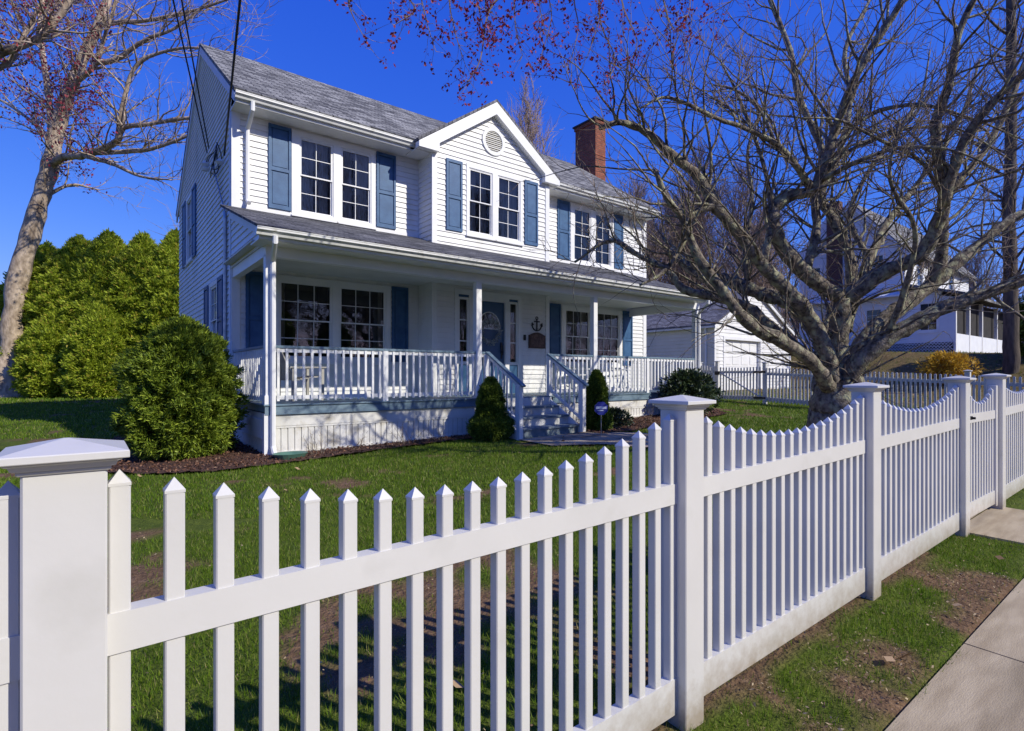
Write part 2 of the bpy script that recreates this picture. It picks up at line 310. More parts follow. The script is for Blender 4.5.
LIMBS_CHERRY = [
(0.43,0.33,[(9.37,3.76,0.19),(9.37,3.76,0.63),(9.4,3.74,1.1),(9.4,3.74,1.45)]),
(0.19,0.13,[(9.4,3.74,1.34),(9.4,3.74,1.9),(9.34,3.66,2.7)]),
(0.12,0.03,[(9.34,3.66,2.7),(8.67,3.92,3.06),(8.2,4.03,3.42),(7.98,4.07,3.75),(8.04,4.03,4.0),(8.21,3.89,4.15),(8.35,3.66,4.19),(8.39,3.51,4.53),(8.5,3.42,5.02),(8.54,3.27,5.47),(8.63,3.07,5.95),(8.76,2.71,6.55),(8.85,2.39,7.27)]),
(0.05,0.012,[(8.35,3.66,4.19),(7.94,3.72,4.48),(7.53,3.79,4.69),(7.0,3.94,4.82),(6.53,4.05,4.85),(5.77,4.26,4.98),(5.33,4.35,4.75)]),
(0.07,0.04,[(8.7,3.9,3.13),(9.03,3.9,3.77),(9.21,4.01,4.41),(9.51,4.03,5.18),(9.43,4.34,6.1),(9.5,4.54,7.05),(9.43,4.85,8.05)]),
(0.1,0.025,[(9.72,3.75,2.55),(9.9,3.73,2.89),(10.07,3.85,3.59),(10.03,4.13,4.27),(10.03,4.26,4.64),(10.51,4.15,5.47),(10.86,4.12,6.45),(11.01,4.26,7.47),(11.6,4.06,8.52)]),
(0.12,0.03,[(9.38,3.63,2.67),(9.62,3.19,3.06),(9.77,2.82,3.24),(9.82,2.65,3.49),(9.74,2.46,4.0),(9.57,2.47,4.49),(9.4,2.47,5.03),(9.31,2.29,5.52),(9.17,2.15,6.08),(9.35,1.88,6.8)]),
(0.08,0.02,[(9.72,2.48,3.94),(9.61,2.31,4.44),(9.63,2.17,4.82),(9.6,1.94,5.11),(9.7,1.61,5.44),(9.9,1.2,5.64),(10.11,0.79,5.58)]),
(0.09,0.02,[(9.93,3.83,2.24),(10.33,3.78,3.04),(10.89,3.72,3.75),(11.22,3.72,4.12),(11.79,3.53,4.74),(12.31,3.39,5.26),(13.19,3.09,6.37),(13.87,2.94,7.69)]),
(0.15,0.03,[(9.55,3.62,1.34),(9.67,3.53,1.9),(10.01,3.39,2.3),(10.45,3.18,2.62),(10.95,2.92,2.99),(11.17,2.75,3.22),(11.65,2.51,3.63),(12.27,2.15,4.13),(13.02,1.7,4.46),(13.98,1.21,5.04),(14.83,0.81,5.47)]),
(0.1,0.03,[(10.91,2.95,2.94),(10.93,2.81,3.33),(10.82,2.76,3.84),(10.74,2.7,4.24),(10.74,2.58,4.47),(11.11,2.29,5.02),(11.42,2.05,5.8),(11.8,1.88,6.64)]),
(0.15,0.04,[(9.5,3.66,1.18),(9.35,3.52,1.58),(9.51,3.14,2.01),(9.79,2.8,2.29),(9.99,2.53,2.49),(10.3,2.16,2.66),(10.65,1.76,2.85),(11.09,1.3,3.1),(11.55,0.81,3.53)]),
(0.15,0.09,[(9.27,3.83,1.26),(9.33,3.92,1.72),(9.41,3.98,2.05),(9.38,4.25,2.49),(9.28,4.46,2.72),(9.17,4.8,2.87),(9.03,5.03,2.99),(8.94,5.35,3.18),(8.81,5.83,3.32),(8.63,6.35,3.84)]),
(0.13,0.03,[(9.21,3.75,1.34),(9.07,3.74,1.72),(8.78,3.83,2.26),(8.36,3.91,2.62),(8.06,4.01,2.87),(7.74,4.13,3.14),(7.41,4.26,3.53),(6.94,4.37,3.88),(6.68,4.45,4.24),(6.24,4.54,4.45),(5.78,4.64,4.69),(5.36,4.7,4.71),(5.09,4.79,4.6)]),
(0.13,0.02,[(9.51,3.9,1.22),(9.54,4.01,1.58),(9.31,4.31,1.9),(8.95,4.59,2.28),(8.75,4.87,2.62),(8.37,5.16,2.79),(8.19,5.3,2.84),(7.88,5.54,2.94),(7.66,5.71,3.27),(7.31,5.98,3.49),(6.99,6.35,3.78),(6.52,6.71,3.41)]),
(0.11,0.03,[(9.06,3.75,1.33),(8.57,3.74,1.66),(7.88,3.89,1.99),(7.4,4.02,2.16),(6.99,4.08,2.41),(6.76,4.13,2.64),(6.42,4.26,3.04),(6.17,4.33,3.53),(5.93,4.39,3.76),(5.72,4.43,4.11)]),
(0.06,0.015,[(6.94,4.37,3.88),(6.59,4.51,3.71),(6.44,4.51,3.34),(6.15,4.6,2.91),(5.8,4.74,2.69)]),
(0.05,0.012,[(9.03,5.03,2.99),(8.99,5.06,3.66),(9.18,5.04,4.55),(9.22,5.14,5.47),(9.56,5.01,6.4),(9.58,5.11,7.17)]),
(0.05,0.012,[(7.79,4.1,3.1),(7.96,4.09,3.78),(8.0,4.19,4.56),(7.79,4.47,5.65),(7.65,4.71,6.31)]),
(0.05,0.012,[(10.7,3.74,3.45),(10.86,4.12,4.47),(11.78,3.79,5.86),(12.58,3.56,6.75),(12.97,3.5,7.82)]),
(0.05,0.012,[(9.51,3.14,2.01),(9.3,2.81,2.72),(8.93,2.58,3.48),(8.2,2.64,4.02),(8.07,2.49,4.7)]),
(0.035,0.01,[(8.44,3.46,4.73),(8.78,3.07,5.19),(9.23,2.61,5.28),(9.78,2.18,5.1),(10.38,1.72,4.79)]),
(0.035,0.01,[(8.4,3.5,4.52),(9.12,3.19,4.96),(9.71,2.87,5.18),(10.42,2.44,5.2),(11.15,2.0,4.78)]),
(0.035,0.01,[(8.35,3.53,4.3),(8.34,3.04,4.43),(8.65,2.67,4.55),(9.06,2.23,4.49),(9.46,1.8,4.18)]),
(0.03,0.01,[(9.74,2.46,4.0),(9.23,2.61,4.51),(8.55,2.87,4.7),(7.91,3.12,4.88),(7.28,3.35,4.82)]),
(0.03,0.01,[(7.53,3.79,4.69),(7.45,3.98,5.21),(7.27,4.24,5.54),(7.1,4.5,5.67)]),
]
LIMBS_MAPLE = [
(0.44,0.085,[(-2.65,31.22,0.45),(-2.62,31.19,1.5),(-2.52,31.12,3.39),(-2.25,30.91,5.91),(-1.72,30.5,8.22),(-1.25,30.14,10.32),(-1.02,29.96,11.87),(-0.65,29.68,13.26),(-0.19,29.32,14.73),(0.34,28.91,16.2),(0.68,29.03,17.45),(1.03,29.01,20.17),(1.1,28.96,23.6)]),
(0.15,0.05,[(-1.19,30.09,10.95),(-1.22,30.18,12.02),(-1.34,30.59,13.63),(-1.55,31.0,15.45),(-1.64,31.45,16.93),(-1.45,31.55,17.93),(-1.31,31.45,20.56)]),
(0.14,0.04,[(-0.99,29.94,11.58),(-0.82,29.68,12.5),(-0.41,28.86,13.42),(0.24,27.98,14.07),(0.46,27.56,14.76),(0.7,27.12,15.64),(1.16,26.39,17.41)]),
(0.17,0.04,[(-1.32,30.19,10.19),(-0.84,29.32,10.46),(-0.09,27.98,10.34),(0.54,26.99,10.46),(0.93,26.18,10.6),(1.1,25.8,10.98),(1.88,24.95,11.04),(3.03,23.68,11.13),(4.05,22.77,10.86)]),
(0.09,0.03,[(0.23,27.48,10.34),(1.16,26.39,10.26),(2.04,25.07,10.21),(3.03,23.68,10.49),(4.01,22.54,10.99)]),
(0.1,0.02,[(0.93,26.18,10.6),(1.1,25.8,12.05),(1.48,25.25,13.28),(2.44,24.13,13.67),(3.25,22.88,13.45),(4.12,22.21,13.3)]),
(0.1,0.02,[(-0.09,27.98,10.3),(0.69,26.75,9.83),(1.59,25.42,9.13),(2.5,24.09,8.8)]),
(0.11,0.03,[(0.34,28.91,16.2),(1.21,27.61,16.01),(1.98,26.38,15.76),(3.34,24.71,15.83),(4.63,23.08,16.08)]),
(0.11,0.03,[(0.14,28.06,14.19),(0.87,27.24,14.16),(1.8,26.15,14.78),(2.7,25.07,15.06),(3.75,24.01,16.02)]),
(0.1,0.02,[(-1.19,30.09,11.37),(-2.0,31.98,12.67),(-3.17,34.15,14.05),(-4.8,36.67,15.02)]),
(0.1,0.02,[(-1.59,30.4,8.85),(-0.6,30.27,9.65),(0.43,30.11,9.61)]),
]
LIMBS_EDGE = [(0.24, 0.15, [(-5.13, 22.9, 0.82), (-4.92, 22.74, 3.55), (-4.7, 22.57, 6.27)]), (0.15, 0.04, [(-4.7, 22.57, 6.27), (-4.05, 22.07, 8.18), (-2.97, 21.24, 9.68), (-1.89, 20.41, 10.31), (-1.46, 20.07, 10.47), (-0.99, 19.71, 10.75), (-0.64, 19.44, 11.24), (-0.27, 19.16, 11.95), (0.48, 18.57, 13.36)]), (0.07, 0.03, [(-3.19, 21.41, 9.27), (-1.93, 20.81, 10.04), (-1.49, 20.47, 10.76), (-1.18, 20.48, 11.65), (-0.99, 20.72, 12.42), (-0.87, 20.88, 14.15)])]
LIMBS_OVER = [(0.05, 0.006, [(4.08, 4.43, 6.57), (3.73, 4.7, 5.81), (3.69, 4.73, 5.37), (3.82, 4.76, 5.05)]), (0.03, 0.006, [(3.3, 5.03, 6.46), (3.13, 5.16, 5.7), (3.17, 5.13, 5.26), (3.26, 5.06, 4.88)]), (0.03, 0.006, [(4.79, 4.51, 6.88), (4.56, 4.69, 6.05), (4.66, 4.74, 5.64), (4.54, 4.83, 5.1)]), (0.03, 0.006, [(5.17, 4.22, 6.76), (5.36, 4.08, 6.05), (5.43, 4.02, 5.7), (5.39, 4.05, 5.46)]), (0.03, 0.006, [(4.79, 4.51, 6.4), (4.79, 4.51, 5.7), (4.93, 4.4, 5.22), (4.82, 4.49, 4.89)]), (0.03, 0.006, [(2.71, 4.86, 6.05), (2.55, 4.98, 5.35), (2.59, 4.95, 5.15), (2.43, 5.07, 5.0)]), (0.03, 0.006, [(2.24, 5.22, 6.15), (2.08, 5.34, 5.35), (2.09, 5.33, 5.11), (2.25, 5.21, 4.75)]), (0.03, 0.006, [(3.73, 4.7, 5.81), (3.47, 4.9, 5.48), (3.39, 4.96, 4.94), (3.27, 5.06, 4.66)]), (0.03, 0.006, [(5.64, 3.86, 6.88), (5.92, 3.64, 6.05), (6.06, 3.54, 5.96), (5.73, 3.79, 5.7)])]

# ------------------------------------------------------------------ ground
def ground():
    xs = np.concatenate([np.linspace(-320,-40,15), np.linspace(-35,-7,15), np.arange(-6,15.01,.1), np.linspace(15.5,45,60), np.linspace(50,320,20)])
    ys = np.concatenate([np.linspace(-200,-14,10), np.linspace(-12,-2.6,8), [-2.362,-2.358], np.linspace(-2.2,.6,10), [.7,.8,.828,.845], np.arange(.9,12,.1), np.linspace(12.3,40,60), np.linspace(45,330,20)])
    X, Y = np.meshgrid(xs, ys, indexing='ij')
    Z = gz(X, Y) + (fbm(X,Y,2.2,11)-.5)*.035*((Y > .84) | (Y < -.9)) - .15*(Y < -2.36)
    Z = np.where((Y <= .84) & (Y >= -.9), Z-.03, np.where((Y>.84)&(Y<1), gz(X,Y)+.006, Z))
    V = np.stack([X, Y, Z], -1).reshape(-1, 3); ny = len(ys)
    I, J = np.meshgrid(np.arange(len(xs)-1), np.arange(ny-1), indexing='ij'); a = (I*ny+J).ravel()
    F = np.stack([a, a+ny, a+ny+1, a+1], 1)
    m, nt, out = new_mat('lawn_ground'); L = nt.links.new
    b = N(nt, 'ShaderNodeBsdfPrincipled'); L(b.outputs[0], out.inputs[0]); b.inputs['Roughness'].default_value = .95
    sock(b, 'Specular IOR Level', 'Specular').default_value = .15
    tc = N(nt, 'ShaderNodeTexCoord')
    def nz(sc, stops, d=8):
        n = N(nt, 'ShaderNodeTexNoise'); n.inputs['Scale'].default_value = sc; n.inputs['Detail'].default_value = d; n.inputs['Roughness'].default_value = .7
        L(tc.outputs['Object'], n.inputs['Vector']); r = ramp(nt, stops); L(n.outputs[0], r.inputs[0]); return r
    gr = nz(9, [(.3,(.05,.075,.010)),(.5,(.08,.11,.014)),(.7,(.12,.155,.02))]); so = nz(14, [(.3,(.09,.052,.028)),(.55,(.17,.105,.058)),(.75,(.27,.18,.11))])
    br = nz(5, [(.35,(.10,.075,.03)),(.6,(.20,.14,.06)),(.75,(.12,.13,.03))])
    at = N(nt, 'ShaderNodeAttribute'); at.attribute_name = 'soil'; a2 = N(nt, 'ShaderNodeAttribute'); a2.attribute_name = 'leafy'
    m1 = N(nt, 'ShaderNodeMixRGB'); L(at.outputs['Fac'], m1.inputs[0]); L(gr.outputs[0], m1.inputs[1]); L(so.outputs[0], m1.inputs[2])
    m2 = N(nt, 'ShaderNodeMixRGB'); L(a2.outputs['Fac'], m2.inputs[0]); L(m1.outputs[0], m2.inputs[1]); L(br.outputs[0], m2.inputs[2])
    L(m2.outputs[0], b.inputs['Base Color'])
    n5 = N(nt, 'ShaderNodeTexNoise'); n5.inputs['Scale'].default_value = 40; n5.inputs['Detail'].default_value = 8; L(tc.outputs['Object'], n5.inputs['Vector'])
    bp = N(nt, 'ShaderNodeBump'); bp.inputs['Strength'].default_value = 1; bp.inputs['Distance'].default_value = .025; L(n5.outputs[0], bp.inputs['Height']); L(bp.outputs[0], b.inputs['Normal'])
    o = np_mesh('ground', V, F, m); o['kind'] = 'structure'
    A = o.data.attributes.new('soil', 'FLOAT', 'POINT'); A.data.foreach_set('value', bare(X, Y).ravel().astype(np.float32))
    B = o.data.attributes.new('leafy', 'FLOAT', 'POINT')
    B.data.foreach_set('value', (sm((X-19)/4)*.85).ravel().astype(np.float32))
ground()
def sheet(name, poly, res, off, mat, rough=0., thick=None):
    P = np.array(poly); xs = np.arange(P[:,0].min(), P[:,0].max()+res, res); ys = np.arange(P[:,1].min(), P[:,1].max()+res, res)
    X, Y = np.meshgrid(xs, ys, indexing='ij'); Z = gz(X,Y)+off+(fbm(X,Y,7,5)-.5)*rough
    ny = len(ys); I, J = np.meshgrid(np.arange(len(xs)-1), np.arange(ny-1), indexing='ij')
    keep = inpoly(X[:-1,:-1]+res/2, Y[:-1,:-1]+res/2, poly).ravel(); a = (I*ny+J).ravel()[keep]
    F = np.stack([a, a+ny, a+ny+1, a+1], 1); used, inv = np.unique(F, return_inverse=True)
    V = np.stack([X,Y,Z],-1).reshape(-1,3)[used]; o = np_mesh(name, V, inv.reshape(F.shape), mat); o['kind'] = 'structure'; return o
sheet('mulch_bed', BED, .04, .035, M['mulch'], .05); sheet('mulch_bed', BED2, .04, .035, M['mulch'], .05)
# tree ring of mulch and soil
TR = [(9.4+.95*math.cos(t)*(1+.15*math.sin(3*t)), 3.75+.95*math.sin(t)) for t in np.linspace(0,2*math.pi,24,endpoint=False)]
sheet('mulch_bed', TR, .04, .03, M['mulch'], .05)
sp = sheet('front_path', PATH, .05, .028, M['flag'], .006)
# sidewalk slabs, apron at the gate, kerb, road
mb = MB(); x = 3.62-1.5*12
while x < 40:
    for (ya, yb) in ((-.72, .83),):
        a, b_ = x+.006, x+1.494
        mb.hexa([(a,ya,g(a,ya)-.1),(b_,ya,g(b_,ya)-.1),(b_,yb,g(b_,yb)-.1),(a,yb,g(a,yb)-.1),(a,ya,g(a,ya)+.012),(b_,ya,g(b_,ya)+.012),(b_,yb,g(b_,yb)+.012),(a,yb,g(a,yb)+.012)])
    x += 1.5
mb.build('sidewalk', M['concrete'])['kind'] = 'structure'
mb = MB(); a, b_, ya, yb = 5.92, 7.2, .835, 1.42
mb.hexa([(a,ya,g(a,ya)-.1),(b_,ya,g(b_,ya)-.1),(b_,yb,g(b_,yb)-.1),(a,yb,g(a,yb)-.1),(a,ya,g(a,ya)+.02),(b_,ya,g(b_,ya)+.02),(b_,yb,g(b_,yb)+.02),(a,yb,g(a,yb)+.02)])
mb.build('path_apron', M['concrete'])['kind'] = 'structure'
mb = MB(); mk = MB()
for i in range(-30, 60, 3):
    a, b_ = i, i+2.99
    mb.hexa([(a,-2.5,g(a,-2.5)-.3),(b_,-2.5,g(b_,-2.5)-.3),(b_,-2.35,g(b_,-2.35)-.3),(a,-2.35,g(a,-2.35)-.3),(a,-2.5,g(a,-2.5)+.01),(b_,-2.5,g(b_,-2.5)+.01),(b_,-2.35,g(b_,-2.35)+.02),(a,-2.35,g(a,-2.35)+.02)])
mb.build('kerb', M['concrete'])['kind'] = 'structure'
rd = MB()
for i in range(-60, 90, 5): rd.quad(*[(x_,y_,g(x_,y_)-.15+.02+.02) for x_,y_ in ((i,-9.5),(i+5,-9.5),(i+5,-2.5),(i,-2.5))])
rd.build('road', M['asphalt'])['kind'] = 'structure'
for i in range(-60, 90, 5): mk.quad(*[(x_,y_,g(x_,y_)-.106) for x_,y_ in ((i,-6.05),(i+3,-6.05),(i+3,-5.93),(i,-5.93))])
mk.build('road_marking', M['vinyl2'])['kind'] = 'structure'

# ------------------------------------------------------------------ grass, chips, leaves
def blades(name, n, xr, yr, hgt, wid, dens, mat, seed, lean=.5):
    r = np.random.default_rng(seed); X = r.uniform(*xr, n); Y = r.uniform(*yr, n)
    k = dens(X, Y) > r.random(n); X = X[k]; Y = Y[k]; n = len(X); Z = gz(X,Y)+(fbm(X,Y,2.2,11)-.5)*.035-.004
    a = r.uniform(0, 2*np.pi, n); h = hgt*r.uniform(.45,1.25,n)*(.6+.8*fbm(X,Y,3,21)); w = wid*r.uniform(.6,1.3,n); l = h*r.uniform(0,lean*1.6,n); la = r.uniform(0,2*np.pi,n)
    dx = np.cos(a)*w/2; dy = np.sin(a)*w/2; tx = X+np.cos(la)*l; ty = Y+np.sin(la)*l
    V = np.stack([np.stack([X-dx,Y-dy,Z],-1), np.stack([X+dx,Y+dy,Z],-1), np.stack([tx,ty,Z+h],-1)],1).reshape(-1,3)
    F = np.arange(3*n).reshape(n,3); return V, F
def notlawn(X, Y):
    b = inpoly(X,Y,PATH)|inpoly(X,Y,BED)|inpoly(X,Y,BED2)|(inpoly(X,Y,TR))
    b |= (Y < .79+.07*vnoise(X,Y*0,6,41))&(Y > -.74); b |= (X > 2.1)&(X < 14.5)&(Y > 8.95)&(Y < 19); b |= (X > 5.9)&(X < 7.2)&(Y < 1.42); b |= Y < -2.3
    b |= (X > 20.5)&(X < 27.5)&(Y > 12.8)&(Y < 20); b |= (X > 6.2)&(X < 8.1)&(Y > 7.8)&(Y < 9.2)
    return b
def dn(X, Y): return np.where(notlawn(X,Y), 0, (1-.93*bare(X,Y))*(.5+.5*fbm(X,Y,4,31)/.6))
def vis(X, Y, d0, d1):
    d = X*.6108+Y*.7918; r_ = X*.7918-Y*.6108; return (d > d0)&(d <= d1)&(np.abs(r_) < d*1.02+.6)
parts = []
parts.append(blades('a', 420000, (-3,8.5), (.8,5.5), .038, .0045, lambda X,Y: dn(X,Y)*vis(X,Y,.7,5.2), None, 1))
parts.append(blades('b', 520000, (-7,12.5), (1.4,11.5), .045, .009, lambda X,Y: dn(X,Y)*vis(X,Y,5.2,10.5), None, 2))
parts.append(blades('c', 420000, (-16,20), (2,27), .06, .02, lambda X,Y: dn(X,Y)*vis(X,Y,10.5,19), None, 3))
parts.append(blades('d', 420000, (-30,36), (1,36), .08, .04, lambda X,Y: dn(X,Y)*vis(X,Y,19,38)*np.where(X > 19,.12,1), None, 4))
Vs = []; Fs = []; k = 0
for V, F in parts: Vs.append(V); Fs.append(F+k); k += len(V)
tag(np_mesh('lawn_grass', np.concatenate(Vs), np.concatenate(Fs), M['grass']), 'short green lawn grass with worn bare patches', 'grass', kind='stuff')
def flakes(n, X, Y, size, zoff, seed, asp=.5, tilt=.5):
    r = np.random.default_rng(seed); Z = gz(X,Y)+zoff+r.random(n)*.012
    a = r.uniform(0,2*np.pi,n); s = size*r.uniform(.5,1.4,n); c, d = np.cos(a), np.sin(a)
    tz = r.uniform(-tilt,tilt,n)*s*.5; tz2 = r.uniform(-tilt,tilt,n)*s*.5
    V = np.stack([np.stack([X-c*s/2,Y-d*s/2,Z-tz],-1), np.stack([X+d*s*asp/2,Y-c*s*asp/2,Z+tz2],-1), np.stack([X+c*s/2,Y+d*s/2,Z+tz],-1), np.stack([X-d*s*asp/2,Y+c*s*asp/2,Z-tz2],-1)],1).reshape(-1,3)
    return V, np.arange(4*n).reshape(n,4)
Xc = rng.uniform(-.4,14.4,90000); Yc = rng.uniform(2.6,13.5,90000); kk = inpoly(Xc,Yc,BED)|inpoly(Xc,Yc,BED2)|inpoly(Xc,Yc,TR); Xc = Xc[kk]; Yc = Yc[kk]
tag(np_mesh('bark_chips', *flakes(len(Xc),Xc,Yc,.034,.045,9,.4,.8), M['chip']), 'reddish brown bark mulch chips covering the beds', 'mulch', kind='stuff')
Xl = np.concatenate([rng.uniform(-1,9,60), rng.uniform(19.5,33,2600), rng.uniform(1,8,14)]); Yl = np.concatenate([rng.uniform(1.5,9,60), rng.uniform(2,15,2600), rng.uniform(.2,1.2,14)])
kk = ~((Xl > 5.8)&(Xl < 7.3)&(Yl < 1.5)); Xl, Yl = Xl[kk], Yl[kk]
Xd = rng.uniform(-1,9,16000); Yd = np.where(rng.random(16000) < .45, rng.uniform(.84,1.3,16000), rng.uniform(1.3,7,16000)); kk = (bare(Xd,Yd)+.12 > rng.random(16000)) & ~notlawn(Xd,Yd); Xd, Yd = Xd[kk], Yd[kk]
tag(np_mesh('soil_litter', *flakes(len(Xd),Xd,Yd,.016,.020,19,.35,.5), M['litter']), 'bits of straw, twigs and crumbs on the bare soil', 'litter', kind='stuff')
tag(np_mesh('fallen_leaves', *flakes(len(Xl),Xl,Yl,.075,.03,10,.6,.6), M['deadleaf']), 'scattered dry tan leaves lying on the grass', 'leaves', kind='stuff')

# ------------------------------------------------------------------ front picket fence
def picket_bm(x, y, z0, z1, w=.037, d=.037, tip=.028):
    mb = MB(); x0, x1, y0, y1 = x-w/2, x+w/2, y-d/2, y+d/2; c = .003
    mb.bbox(x0, y0, z0, x1, y1, z1-tip, c); n = len(mb.v)
    e = .0008; zz = z1-tip
    mb.v += [(x0-e,y0-e,zz-.004),(x1+e,y0-e,zz-.004),(x1+e,y1+e,zz-.004),(x0-e,y1+e,zz-.004),(x0-e,y0-e,zz+.002),(x1+e,y0-e,zz+.002),(x1+e,y1+e,zz+.002),(x0-e,y1+e,zz+.002),(x,y,z1)]
    mb.f += [tuple(n+i for i in q) for q in ((0,3,2,1),(0,1,5,4),(1,2,6,5),(2,3,7,6),(3,0,4,7),(4,5,8),(5,6,8),(6,7,8),(7,4,8))]
    return mb
def post_cap_bm(x, y, z, w):
    """stepped cap: cove moulding, flat slab, low pyramid"""
    mb = MB(); h = w/2
    prof = [(h+.003,z+.0),(h+.006,z+.003),(h+.006,z+.008),(h+.013,z+.010),(h+.016,z+.018),(h+.023,z+.021),(h+.023,z+.024),(h+.033,z+.0245),(h+.034,z+.026),(h+.034,z+.037),(h+.0325,z+.039),(.004,z+.060)]
    n0 = len(mb.v)
    for r_, zz in prof: mb.v += [(x-r_,y-r_,zz),(x+r_,y-r_,zz),(x+r_,y+r_,zz),(x-r_,y+r_,zz)]
    for i in range(len(prof)-1):
        for k in range(4): a = n0+i*4+k; b = n0+i*4+(k+1)%4; mb.f.append((a,b,b+4,a+4))
    mb.f.append(tuple(n0+(len(prof)-1)*4+k for k in range(4))); return mb
FY = 1.385
fence = thing('picket_fence', (1.9, FY, g(1.9,FY)), 'new white vinyl picket fence with scalloped sections running along the sidewalk', 'fence')
posts = [-4.0,-2.013,-.033,1.965,3.895,5.875,7.125,9.06,11.0,12.94,14.88,16.82]
def fence_post(x):
    z = g(x,FY); p = MB().bbox(x-.0635,FY-.0635,z-.1,x+.0635,FY+.0635,z+1.30,.004).build('post', M['vinyl'], fence)
    post_cap_bm(x,FY,z+1.29,.127).build('post_cap', M['vinyl'], p); return p
def rail_bm(xa, xb, za0, za1, th, d=.045):
    return MB().hexa([(xa,FY-d/2,za0),(xb,FY-d/2,za1),(xb,FY+d/2,za1),(xa,FY+d/2,za0),(xa,FY-d/2,za0+th),(xb,FY-d/2,za1+th),(xb,FY+d/2,za1+th),(xa,FY+d/2,za0+th)])
def fence_section(xa, xb, parent, npk, dip=.15, end=1.285, part='picket'):
    ga, gb = g(xa,FY), g(xb,FY)
    rail_bm(xa,xb,ga+.055,gb+.055,.145).build('bottom_rail', M['vinyl'], parent)
    rail_bm(xa,xb,ga+.91,gb+.91,.082).build('top_rail', M['vinyl'], parent)
    for i in range(npk):
        t = (i+.5)/npk; x = xa+(xb-xa)*t if npk < 20 else xa+.021+(xb-xa-.042)*i/(npk-1); u = (x-(xa+xb)/2)/((xb-xa)/2)
        top = g(x,FY)+end-dip*(1-u*u)**1.0
        picket_bm(x,FY,g(x,FY)+.12,top,).build(part, M['vinyl'], parent)
for x in posts: fence_post(x)
for i in range(len(posts)-1):
    a, b = posts[i]+.0635, posts[i+1]-.0635
    if i == 5: continue
    if posts[i] > 11.1: # far end, a few pixels: pickets in one strip
        ga, gb = g(a,FY), g(b,FY)
        rail_bm(a,b,ga+.055,gb+.055,.145).build('bottom_rail', M['vinyl'], fence); rail_bm(a,b,ga+.915,gb+.915,.085).build('top_rail', M['vinyl'], fence)
        mb = MB()
        for k in range(20):
            x = a+.05+(b-a-.1)*k/19; u = (x-(a+b)/2)/((b-a)/2); q = picket_bm(x,FY,g(x,FY)+.12,g(x,FY)+1.285-.15*(1-u*u)); n = len(mb.v); mb.v += q.v; mb.f += [tuple(n+j for j in f) for f in q.f]
        mb.build('far_pickets', M['vinyl'], fence)['kind'] = 'stuff'
    else: fence_section(a, b, fence, 20)
# gate
gx0, gx1 = 5.9385+.02, 7.0615-.02; gzz = g(6.5,FY)
gate = MB().hexa([(gx0+.06,FY-.02,gzz+.09),(gx1-.06,FY-.02,gzz+.09),(gx1-.06,FY+.02,gzz+.09),(gx0+.06,FY+.02,gzz+.09),(gx0+.06,FY-.02,gzz+.22),(gx1-.06,FY-.02,gzz+.22),(gx1-.06,FY+.02,gzz+.22),(gx0+.06,FY+.02,gzz+.22)]).build('gate', M['vinyl'], fence, label='narrow scalloped gate with a black latch')
MB().box(gx0+.06,FY-.021,gzz+.92,gx1-.06,FY+.021,gzz+1.0).build('gate_rail', M['vinyl'], gate)
for x in (gx0+.03, gx1-.03): MB().bbox(x-.03,FY-.03,gzz+.07,x+.03,FY+.03,gzz+1.24,.003).build('gate_stile', M['vinyl'], gate)
for k in range(10):
    x = gx0+.13+(gx1-gx0-.26)*k/9; u = (x-(gx0+gx1)/2)/((gx1-gx0)/2-.1)
    picket_bm(x,FY,gzz+.15,gzz+1.24-.14*(1-u*u)).build('gate_picket', M['vinyl'], gate)
lb = MB().box(gx0-.005,FY-.05,gzz+.955,gx0+.12,FY-.03,gzz+.985).box(gx0+.08,FY-.075,gzz+.96,gx0+.10,FY-.05,gzz+.98).box(gx0-.02,FY-.052,gzz+.93,gx0+.02,FY-.03,gzz+1.0)
lb.build('latch', M['black'], gate)

# ------------------------------------------------------------------ side yard fence (x about 17)
SX = 17.08
sf = thing('picket_fence', (SX,7,g(SX,7)), 'older grey-white flat-topped picket fence crossing the side yard in front of the garage', 'fence')
def side_post(y, w=.11, h=1.24, knob=False):
    z = g(SX,y); p = MB().bbox(SX-w/2,y-w/2,z-.1,SX+w/2,y+w/2,z+h,.006).build('post', M['vinyl2'], sf)
    post_cap_bm(SX,y,z+h-.01,w*.8).build('post_cap', M['vinyl2'], p)
def side_run(y0, y1):
    for (za, zb) in ((.12,.24),(.93,1.02)):
        MB().hexa([(SX-.02,y0,g(SX,y0)+za),(SX+.02,y0,g(SX,y0)+za),(SX+.02,y1,g(SX,y1)+za),(SX-.02,y1,g(SX,y1)+za),(SX-.02,y0,g(SX,y0)+zb),(SX+.02,y0,g(SX,y0)+zb),(SX+.02,y1,g(SX,y1)+zb),(SX-.02,y1,g(SX,y1)+zb)]).build('rail', M['vinyl2'], sf)
cnt = 0; more = MB(); ys_ = []
for (y0, y1) in ((10.62,11.3),(6.4,8.92),(3.9,6.3),(1.45,3.8)):
    side_run(y0,y1); y = y0+.07
    while y < y1-.03: ys_.append(y); y += .105
ys_.sort(key=lambda y: y)
for i, y in enumerate(ys_):
    q = picket_bm(SX-.03,y,g(SX,y)+.08,g(SX,y)+1.17,.022,.052,.03)
    if i < 90: q.build('picket', M['vinyl2'], sf)
    else: n = len(more.v); more.v += q.v; more.f += [tuple(n+j for j in f) for f in q.f]
if more.v: more.build('far_pickets', M['vinyl2'], sf)['kind'] = 'stuff'
for y in (11.3,10.62,8.95,6.35,3.85,1.5): side_post(y, h=1.30 if y in (10.62,8.95) else 1.24)
z9 = g(SX,9.8)
sg = MB().box(SX-.02,9.05,z9+.10,SX+.02,10.52,z9+.22).box(SX-.02,9.05,z9+.95,SX+.02,10.52,z9+1.03).build('gate', M['vinyl2'], sf, label='side gate with a diagonal brace and black hinges')
